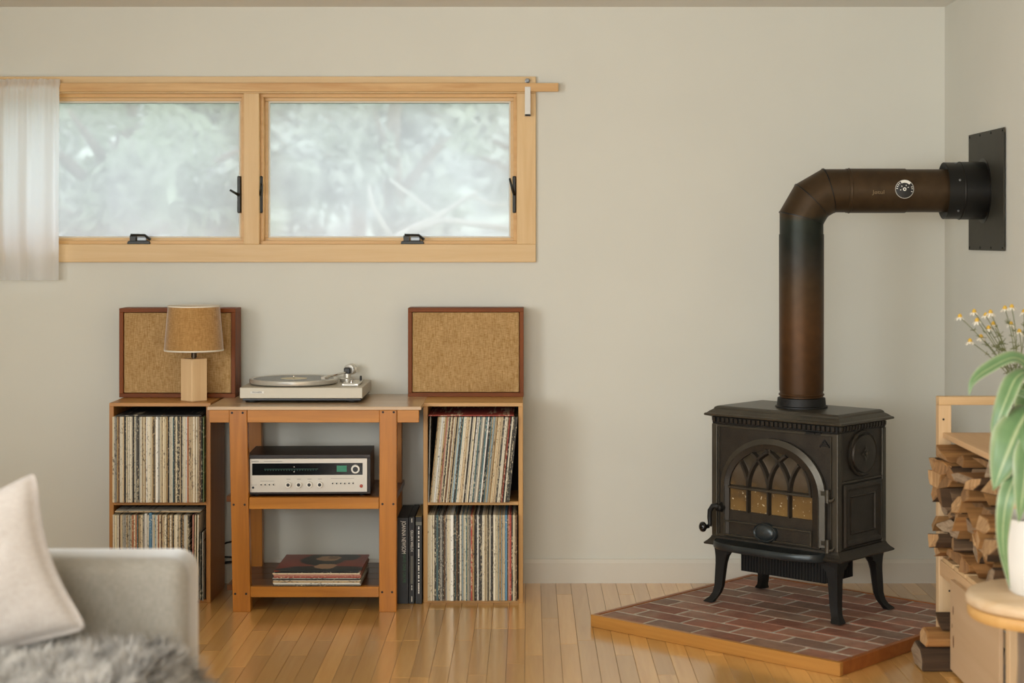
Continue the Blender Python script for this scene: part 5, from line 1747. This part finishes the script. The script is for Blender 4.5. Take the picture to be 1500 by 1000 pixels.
def leaf_material():
    m, nt, b = new_mat('striped_leaf')
    N, L = nt.nodes, nt.links
    uv = N.new('ShaderNodeUVMap'); sep = N.new('ShaderNodeSeparateXYZ'); L.new(uv.outputs['UV'], sep.inputs[0])
    r = N.new('ShaderNodeValToRGB')
    stops = [(0.0, '#ccd5b4'), (0.07, '#a3b888'), (0.16, '#7d9d6c'), (0.42, '#6c915e'), (0.48, '#a9bb88'), (0.50, '#ccd5ac'), (0.52, '#a9bb88'), (0.58, '#6c915e'), (0.84, '#7d9d6c'), (0.93, '#a3b888'), (1.0, '#ccd5b4')]
    while len(r.color_ramp.elements) < len(stops): r.color_ramp.elements.new(0.5)
    for e, (p, c) in zip(r.color_ramp.elements, stops): e.position = p; e.color = rgb(hx(c))
    L.new(sep.outputs['X'], r.inputs['Fac'])
    n = N.new('ShaderNodeTexNoise'); n.inputs['Scale'].default_value = 30
    tc = N.new('ShaderNodeTexCoord'); L.new(tc.outputs['Object'], n.inputs['Vector'])
    mr = N.new('ShaderNodeMapRange'); mr.inputs['To Min'].default_value = 0.8; mr.inputs['To Max'].default_value = 1.2; L.new(n.outputs['Fac'], mr.inputs['Value'])
    hs = N.new('ShaderNodeHueSaturation'); L.new(r.outputs['Color'], hs.inputs['Color']); L.new(mr.outputs[0], hs.inputs['Value'])
    L.new(hs.outputs['Color'], b.inputs['Base Color']); b.inputs['Roughness'].default_value = 0.38
    tr = N.new('ShaderNodeBsdfTranslucent'); L.new(hs.outputs['Color'], tr.inputs['Color'])
    mx = N.new('ShaderNodeMixShader'); mx.inputs[0].default_value = 0.25
    L.new(b.outputs[0], mx.inputs[1]); L.new(tr.outputs[0], mx.inputs[2]); L.new(mx.outputs[0], N['Material Output'].inputs['Surface'])
    return m


M['leaf'] = leaf_material()


def cat_rom(P, n):
    P = [P[0] * 2 - P[1]] + P + [P[-1] * 2 - P[-2]]
    out = []
    for i in range(1, len(P) - 2):
        for k in range(n):
            t = k / n
            a, b, c, d = P[i - 1], P[i], P[i + 1], P[i + 2]
            out.append(0.5 * ((2 * b) + (c - a) * t + (2 * a - 5 * b + 4 * c - d) * t * t + (3 * b - a - 3 * c + d) * t ** 3))
    out.append(P[-2])
    return out


def leaf(pts, width, nrm0, nrm1, fold=0.25, peak=0.45, parent=pot):
    """blade along pts (world); nrm0->nrm1 : approximate upper-face direction at base and tip"""
    P = cat_rom([Vector(p) for p in pts], 8)
    n = len(P)
    vs, fs, uvs = [], [], []
    for i, p in enumerate(P):
        t = i / (n - 1)
        tg = (P[min(i + 1, n - 1)] - P[max(i - 1, 0)]).normalized()
        nr = (Vector(nrm0).lerp(Vector(nrm1), t)); nr = (nr - tg * nr.dot(tg)).normalized()
        sd = tg.cross(nr)
        prof = (t / peak) ** 0.6 if t < peak else max(0.0, 1 - ((t - peak) / (1 - peak)) ** 1.7)
        w = width / 2 * max(prof, 0.10 if t < 0.5 else 0.02)
        for k in range(5):
            u = -1 + k * 0.5
            wave = 0.10 * w * math.sin(t * 15 + k * 1.3) * abs(u)
            vs.append(p + sd * (w * u) + nr * (abs(u) * fold * w + wave)); uvs.append((0.5 + u / 2, t))
    for i in range(n - 1):
        for k in range(4):
            a = i * 5 + k
            fs.append((a, a + 1, a + 6, a + 5))
    inv = WM[parent.name].inverted()
    me = bpy.data.meshes.new('leaf')
    me.from_pydata([tuple(inv @ v) for v in vs], [], fs)
    ul = me.uv_layers.new(name='UVMap')
    for l in me.loops: ul.data[l.index].uv = uvs[l.vertex_index]
    for p_ in me.polygons: p_.use_smooth = True
    me.materials.append(M['leaf'])
    o = bpy.data.objects.new('leaf', me); COL.objects.link(o); o.parent = parent
    md = o.modifiers.new('thickness', 'SOLIDIFY'); md.thickness = 0.0008
    return o


crown = Vector((SX - 0.005, SY, SZ + 0.40))
q = MB(); q.tube([Vector((SX - 0.01, SY, SZ + 0.172)), Vector((SX + 0.004, SY, SZ + 0.29)), crown + Vector((0, 0, 0.06))], [0.016, 0.013, 0.009], 12); mk('stem', q, plain('plant_stem', hx('#9a8a5c'), 0.7, var=0.2, scale=60), pot, smooth=True)
C0 = lambda dz: (SX - 0.005, SY, SZ + 0.40 + dz)
YL = 4.0
pA = lambda px, py, Y=YL: tuple(at(px, py, Y))
leaf([C0(0.06), pA(1512, 546, 4.38), pA(1486, 524, 4.36), pA(1447, 541, 4.34), pA(1426, 558, 4.33), pA(1419, 580, 4.33)], 0.042, (-0.25, -.75, .8), (-.7, -.7, .3), fold=0.3, peak=0.4)
leaf([C0(0.03), pA(1510, 552, 4.35), pA(1490, 552, 4.31), pA(1474, 585, 4.28), pA(1459, 628, 4.28), pA(1462, 654, 4.29)], 0.055, (-.3, -.5, 1), (-.8, -1, .2), fold=0.22)
leaf([C0(0.01), pA(1512, 600, 4.30), pA(1494, 622, 4.24), pA(1474, 668, 4.22), pA(1455, 718, 4.23)], 0.105, (-.3, -.5, 1), (-.4, -1, .3), fold=0.16, peak=0.6)
leaf([C0(-0.02), pA(1509, 650, 4.27), pA(1490, 690, 4.22), pA(1474, 735, 4.20), pA(1469, 795, 4.21), pA(1479, 862, 4.23)], 0.046, (-.3, -.6, 1), (-.4, -1, .1), fold=0.2, peak=0.5)
leaf([C0(0.0), pA(1519, 625, 4.27), pA(1507, 660, 4.20), pA(1500, 710, 4.18), pA(1492, 765, 4.19)], 0.069, (0, -.6, 1), (-.2, -1, .2), fold=0.2, peak=0.55)
leaf([C0(0.04), pA(1512, 585, 4.41), pA(1486, 575, 4.45), pA(1470, 602, 4.47), pA(1456, 640, 4.47)], 0.025, (-.3, -.4, 1), (-.6, -.8, .2))
for k in range(5):
    a = R(-40 + k * 32)
    r_ = 0.24 + 0.04 * (k % 3)
    d = Vector((math.cos(a), math.sin(a), 0))
    c0 = Vector(C0(0.02))
    leaf([c0, c0 + d * r_ * .35 + Vector((0, 0, .10)), c0 + d * r_ * .7 + Vector((0, 0, .08)), c0 + d * r_ + Vector((0, 0, -.06)), c0 + d * r_ * 1.02 + Vector((0, 0, -.17))], 0.06, (d.x * -.3, d.y * -.3, 1), (d.x, d.y, .4))

# ------------------------------------------------------------------ sofa with pillow and fur throw
sf = thing('sofa', 'oatmeal upholstered sofa with square arm in the left foreground', 'sofa', (-1.2, 3.0, 0))
AX1 = at(290, 0, 4.04).x
q = MB(); q.box(-2.0, AX1, 3.90, 4.09, 0.10, 0.605); mk('arm', q, M['sofa'], sf, bevel=0.048, seg=5, autos=60)
q = MB(); q.box(-2.0, AX1, 1.85, 2.04, 0.10, 0.605); mk('arm', q, M['sofa'], sf, bevel=0.048, seg=5, autos=60)
q = MB(); q.box(-2.0, AX1 - 0.03, 2.042, 3.898, 0.10, 0.28); mk('base', q, M['sofa'], sf, bevel=0.015, seg=2)
q = MB(); q.box(-2.12, -1.85, 1.85, 4.09, 0.10, 0.80); mk('backrest', q, M['sofa'], sf, bevel=0.05, seg=4, autos=60)
for k in range(2):
    q = MB(); q.box(-1.848, AX1 - 0.012, 2.045 + k * 0.927, 2.045 + (k + 1) * 0.927 - 0.003, 0.282, 0.415); mk('seat_cushion', q, M['sofa'], sf, bevel=0.03, seg=4, autos=60)
for xx in (-2.0, AX1 - 0.08):
    for yy in (1.93, 4.02):
        q = MB(); q.lathe([(0.015, 0.0), (0.022, 0.10)], (xx, yy, 0), n=16); mk('leg', q, M['tablewood'], sf, autos=40)


def cushion(name, cpos, w, h, t, Mx, mat, label):
    q = MB(); n = 30
    for side in (1, -1):
        vs, fs = [], []
        for j in range(n + 1):
            for i in range(n + 1):
                s, tt_ = -1 + 2 * i / n, -1 + 2 * j / n
                th_ = t / 2 * max(0, (1 - s ** 2) * (1 - tt_ ** 2)) ** 0.42
                x = w / 2 * s * (1 - 0.13 * (1 - tt_ ** 2)); z = h / 2 * tt_ * (1 - 0.17 * (1 - s ** 2))
                cr = 1 - 0.06 * abs(s * tt_) ** 7
                x *= cr; z *= cr
                wr = 0.006 * noise.noise(Vector((s * 2.2, tt_ * 2.2, side * 5.0))) + 0.004 * noise.noise(Vector((s * 6, tt_ * 6, side * 3.0)))
                vs.append((x, -side * (th_ + wr * (1 - s ** 4) * (1 - tt_ ** 4)), z))
        for j in range(n):
            for i in range(n):
                a = j * (n + 1) + i
                fs.append((a, a + 1, a + n + 2, a + n + 1))
        q.add(vs, fs)
    q.xf(Mx)
    o = mk(name, q, mat, None, smooth=True)
    me = o.data; bm = bmesh.new(); bm.from_mesh(me); bmesh.ops.remove_doubles(bm, verts=bm.verts, dist=0.0006); bm.to_mesh(me); bm.free()
    return tag(o, label, name)


pillow = cushion('throw_pillow', None, 0.56, 0.385, 0.18, Matrix.Translation(Vector((-1.278, 3.70, 0.567))) @ Matrix.Rotation(R(-14), 4, 'X') @ Matrix.Rotation(R(-22), 4, 'Y') @ Matrix.Rotation(R(8), 4, 'Z'), M['pillow'], 'plump peach linen throw pillow leaning against the sofa arm')
pillow['category'] = 'pillow'

# fur throw -------------------------------------------------------------------
def throw_h(x, y):
    e = AX1 - 0.035
    z = 0.428 + 0.012 * noise.noise(Vector((x * 5, y * 5, 0)))
    if x > e:
        d = x - e
        z -= 0.6 * d * d / 0.10 + 0.2 * d
    return z


fr_ = thing('fur_throw', 'shaggy grey sheepskin throw spread over the sofa seat', 'throw', (-1.1, 3.5, 0.42))
M['hide'] = plain('fur_hide', hx('#8d867b'), 0.95)
q = MB(); nx_, ny_ = 40, 24
TX0, TX1, TY0, TY1 = -1.62, -0.60, 3.10, 3.80
vs, fs = [], []
for j in range(ny_ + 1):
    for i in range(nx_ + 1):
        x = TX0 + (TX1 - TX0) * i / nx_; y = TY0 + (TY1 - TY0) * j / ny_
        vs.append((x, y, throw_h(x, y)))
for j in range(ny_):
    for i in range(nx_):
        a = j * (nx_ + 1) + i
        fs.append((a, a + 1, a + nx_ + 2, a + nx_ + 1))
q.add(vs, fs)
mk('hide', q, M['hide'], fr_, smooth=True)
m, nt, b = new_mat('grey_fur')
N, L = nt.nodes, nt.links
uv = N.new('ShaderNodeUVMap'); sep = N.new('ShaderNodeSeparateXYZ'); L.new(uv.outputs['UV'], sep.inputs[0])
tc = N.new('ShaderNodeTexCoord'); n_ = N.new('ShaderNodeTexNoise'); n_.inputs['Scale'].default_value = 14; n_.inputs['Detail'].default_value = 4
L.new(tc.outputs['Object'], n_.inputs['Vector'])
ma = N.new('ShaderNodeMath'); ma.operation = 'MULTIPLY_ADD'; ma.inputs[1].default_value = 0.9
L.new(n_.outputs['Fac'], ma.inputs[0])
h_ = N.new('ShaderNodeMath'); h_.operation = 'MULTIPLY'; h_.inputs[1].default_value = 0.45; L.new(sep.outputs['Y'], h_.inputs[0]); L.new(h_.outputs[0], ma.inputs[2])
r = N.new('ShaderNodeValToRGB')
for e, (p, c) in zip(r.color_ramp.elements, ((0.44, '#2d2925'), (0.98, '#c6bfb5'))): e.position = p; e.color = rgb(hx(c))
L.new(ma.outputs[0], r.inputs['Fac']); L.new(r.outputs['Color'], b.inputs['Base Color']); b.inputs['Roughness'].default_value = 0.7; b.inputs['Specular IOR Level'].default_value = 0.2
M['fur'] = m
vs, fs, uvs = [], [], []
random.seed(5)
for k in range(42000):
    x = random.uniform(TX0 + .01, TX1 + 0.01); y = random.uniform(TY0, TY1 + 0.01)
    p = Vector((x, y, throw_h(min(x, TX1), min(y, TY1))))
    cl = Vector((noise.noise(Vector((x * 16, y * 16, 1))), noise.noise(Vector((x * 16, y * 16, 9))), 0))
    out = Vector((0.7 if x > AX1 - 0.06 else 0.1, 0.1, 1.0 if x < AX1 - .02 else 0.45))
    d = (out + cl * 1.1 + Vector((random.uniform(-.35, .35), random.uniform(-.35, .35), random.uniform(-.1, .2)))).normalized()
    l = random.uniform(0.028, 0.058)
    tip = p + d * l + Vector((cl.x * .008, cl.y * .008, -.004))
    md_ = p + d * l * .55
    a = random.uniform(0, PI); wv = Vector((math.cos(a), math.sin(a) * .6, 0)) * random.uniform(.0008, .0014)
    i = len(vs)
    vs += [p - wv, p + wv, md_ + wv * .8, md_ - wv * .8, tip]
    fs += [(i, i + 1, i + 2, i + 3), (i + 3, i + 2, i + 4)]
    uvs += [0, 0, .55, .55, 1]
inv = WM[fr_.name].inverted()
me = bpy.data.meshes.new('fur'); me.from_pydata([tuple(inv @ v) for v in vs], [], fs)
ul = me.uv_layers.new(name='UVMap')
lv = [0] * len(me.loops); me.loops.foreach_get('vertex_index', lv)
flat = []
for v in lv: flat += [0.5, uvs[v]]
ul.data.foreach_set('uv', flat)
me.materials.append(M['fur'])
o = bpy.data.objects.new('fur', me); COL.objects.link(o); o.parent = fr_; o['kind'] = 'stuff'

# ------------------------------------------------------------------ outside
M['lawn'] = plain('outdoor_grass', hx('#9aa588'), 0.9, var=0.2, scale=2)
q = MB(); q.box(-60, 60, WY + 0.3, 90, -0.6, -0.5)
struct(mk('outdoor_ground', q, M['lawn']), 'pale lawn outside the window')


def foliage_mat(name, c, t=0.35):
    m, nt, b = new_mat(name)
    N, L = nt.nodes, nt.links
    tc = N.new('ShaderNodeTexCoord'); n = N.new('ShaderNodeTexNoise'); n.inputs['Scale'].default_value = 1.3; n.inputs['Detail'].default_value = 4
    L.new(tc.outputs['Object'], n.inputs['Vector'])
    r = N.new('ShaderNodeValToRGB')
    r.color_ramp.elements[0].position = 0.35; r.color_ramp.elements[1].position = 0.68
    r.color_ramp.elements[0].color = rgb([x * 0.45 for x in c]); r.color_ramp.elements[1].color = rgb([min(1, x * 1.45) for x in c])  # top-lit and darker leaf clumps are put into the colour
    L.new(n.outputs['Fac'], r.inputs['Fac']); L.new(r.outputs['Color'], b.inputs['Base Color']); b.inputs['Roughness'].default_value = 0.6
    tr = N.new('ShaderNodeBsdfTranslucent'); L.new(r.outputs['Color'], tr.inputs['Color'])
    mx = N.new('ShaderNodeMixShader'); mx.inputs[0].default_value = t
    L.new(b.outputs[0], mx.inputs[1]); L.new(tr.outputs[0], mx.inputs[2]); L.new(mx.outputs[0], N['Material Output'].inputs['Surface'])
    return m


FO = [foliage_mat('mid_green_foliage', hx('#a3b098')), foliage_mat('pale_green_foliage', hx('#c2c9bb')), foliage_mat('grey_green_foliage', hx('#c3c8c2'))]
M['bark'] = plain('tree_bark', hx('#857a6c'), 0.9, var=0.3, scale=8)
M['palebark'] = plain('pale_bark', hx('#a5a398'), 0.8, var=0.1, scale=8)


def tree(x, y, h, rx_, mat, nleaf, lsize, label, low=0.0, trunk='bark'):
    root = thing('garden_tree', label, 'tree', (x, y, -0.5), 0, 'trees outside the window')
    rnd = random.Random(int(x * 100 + y * 7))
    q = MB(); q.tube([(0, 0, 0), (0.05, 0, h * .3), (-.04, .05, h * .6), (0.05, 0, h * .85)], [0.16, .13, .09, .03], 10)
    for k in range(6):
        a = rnd.uniform(0, 6.3); z0 = h * rnd.uniform(.25, .6)
        q.tube([(0, 0, z0), (math.cos(a) * rx_ * .35, math.sin(a) * rx_ * .35, z0 + h * .12), (math.cos(a) * rx_ * .8, math.sin(a) * rx_ * .8, z0 + h * .2)], [.06, .045, .015], 6)
    mk('trunk', q, M[trunk], root, world=False, smooth=True)
    cl = []
    for k in range(34):
        zz = rnd.uniform(low, 1)
        rr = rx_ * math.sqrt(max(0.05, 1 - (2 * zz - 0.9) ** 2 * .8))
        a = rnd.uniform(0, 6.3); rad = rr * math.sqrt(rnd.random())
        cl.append((math.cos(a) * rad, math.sin(a) * rad, zz * h, rnd.uniform(.28, .5) * rx_ * .6))
    vs, fs = [], []
    for k in range(nleaf):
        c = rnd.choice(cl)
        d = Vector((rnd.gauss(0, 1), rnd.gauss(0, 1), rnd.gauss(0, .8))).normalized() * c[3] * rnd.uniform(.5, 1.05)
        p = Vector(c[:3]) + d
        u_ = Vector((rnd.gauss(0, 1), rnd.gauss(0, 1), rnd.gauss(0, 1))).normalized(); w_ = u_.cross(Vector((rnd.gauss(0, 1), rnd.gauss(0, 1), rnd.gauss(0, 1)))).normalized()
        s = lsize * rnd.uniform(.6, 1.3)
        i = len(vs)
        vs += [tuple(p - u_ * s), tuple(p + w_ * s * .45), tuple(p + u_ * s), tuple(p - w_ * s * .45)]
        fs.append((i, i + 1, i + 2, i + 3))
    me = bpy.data.meshes.new('foliage'); me.from_pydata(vs, [], fs); me.materials.append(mat)
    o = bpy.data.objects.new('foliage', me); COL.objects.link(o); o.parent = root; o['kind'] = 'stuff'


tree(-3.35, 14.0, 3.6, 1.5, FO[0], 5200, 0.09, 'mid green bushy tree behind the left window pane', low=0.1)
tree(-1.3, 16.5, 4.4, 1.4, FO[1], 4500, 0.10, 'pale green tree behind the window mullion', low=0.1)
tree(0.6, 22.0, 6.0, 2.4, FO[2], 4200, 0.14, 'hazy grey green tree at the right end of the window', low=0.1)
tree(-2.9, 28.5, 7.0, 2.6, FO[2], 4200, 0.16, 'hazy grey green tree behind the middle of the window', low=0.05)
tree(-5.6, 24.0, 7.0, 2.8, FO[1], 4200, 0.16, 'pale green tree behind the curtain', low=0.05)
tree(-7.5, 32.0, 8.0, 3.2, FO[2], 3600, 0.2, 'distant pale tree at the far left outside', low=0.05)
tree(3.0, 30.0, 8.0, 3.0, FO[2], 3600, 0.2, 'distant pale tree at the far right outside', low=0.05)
# added wooded slope far behind, put in to block the bright sky
q = MB(); nx_, ny_ = 90, 14
vs, fs = [], []
for j in range(ny_ + 1):
    for i in range(nx_ + 1):
        x = -45 + 90 * i / nx_; t = j / ny_
        y = 44 + 16 * t + 1.2 * noise.noise(Vector((x * .3, t * 6, 2)))
        z = -0.6 + 9.5 * t ** 0.8 + 1.3 * t * noise.noise(Vector((x * .14, 0, 5))) + 0.55 * noise.noise(Vector((x * .6, t * 9, 1)))
        vs.append((x, y, z))
for j in range(ny_):
    for i in range(nx_):
        a = j * (nx_ + 1) + i
        fs.append((a, a + 1, a + nx_ + 2, a + nx_ + 1))
q.add(vs, fs)
struct(mk('sky_screen_slope', q, foliage_mat('hazy_slope', hx('#9ea79b'), 0.0), smooth=True), 'added hazy wooded slope hiding the bright sky outside the window')
# bare pale branches low in the right pane
q = MB()
bp = lambda px, py, Y=11.0: at(px, py, Y)
for pts, r0 in (([(520, 420), (585, 345), (640, 318), (700, 280)], .035), ([(600, 338), (650, 322), (745, 335)], .03), ([(575, 352), (545, 300), (540, 270)], .02), ([(640, 318), (600, 285), (570, 262)], .016), ([(690, 286), (720, 300), (752, 300)], .014)):
    q.tube([bp(*p) for p in pts], [r0 * (1 - .2 * i) for i in range(len(pts))], 8)
b0 = bp(520, 420); q.tube([b0, Vector((b0.x - .25, 11.0, 0.3)), Vector((b0.x - .3, 11.0, -0.5))], [.05, .07, .09], 8)
tag(mk('bare_tree', q, M['palebark'], smooth=True), 'bare pale branching tree low in the right window pane', 'tree')
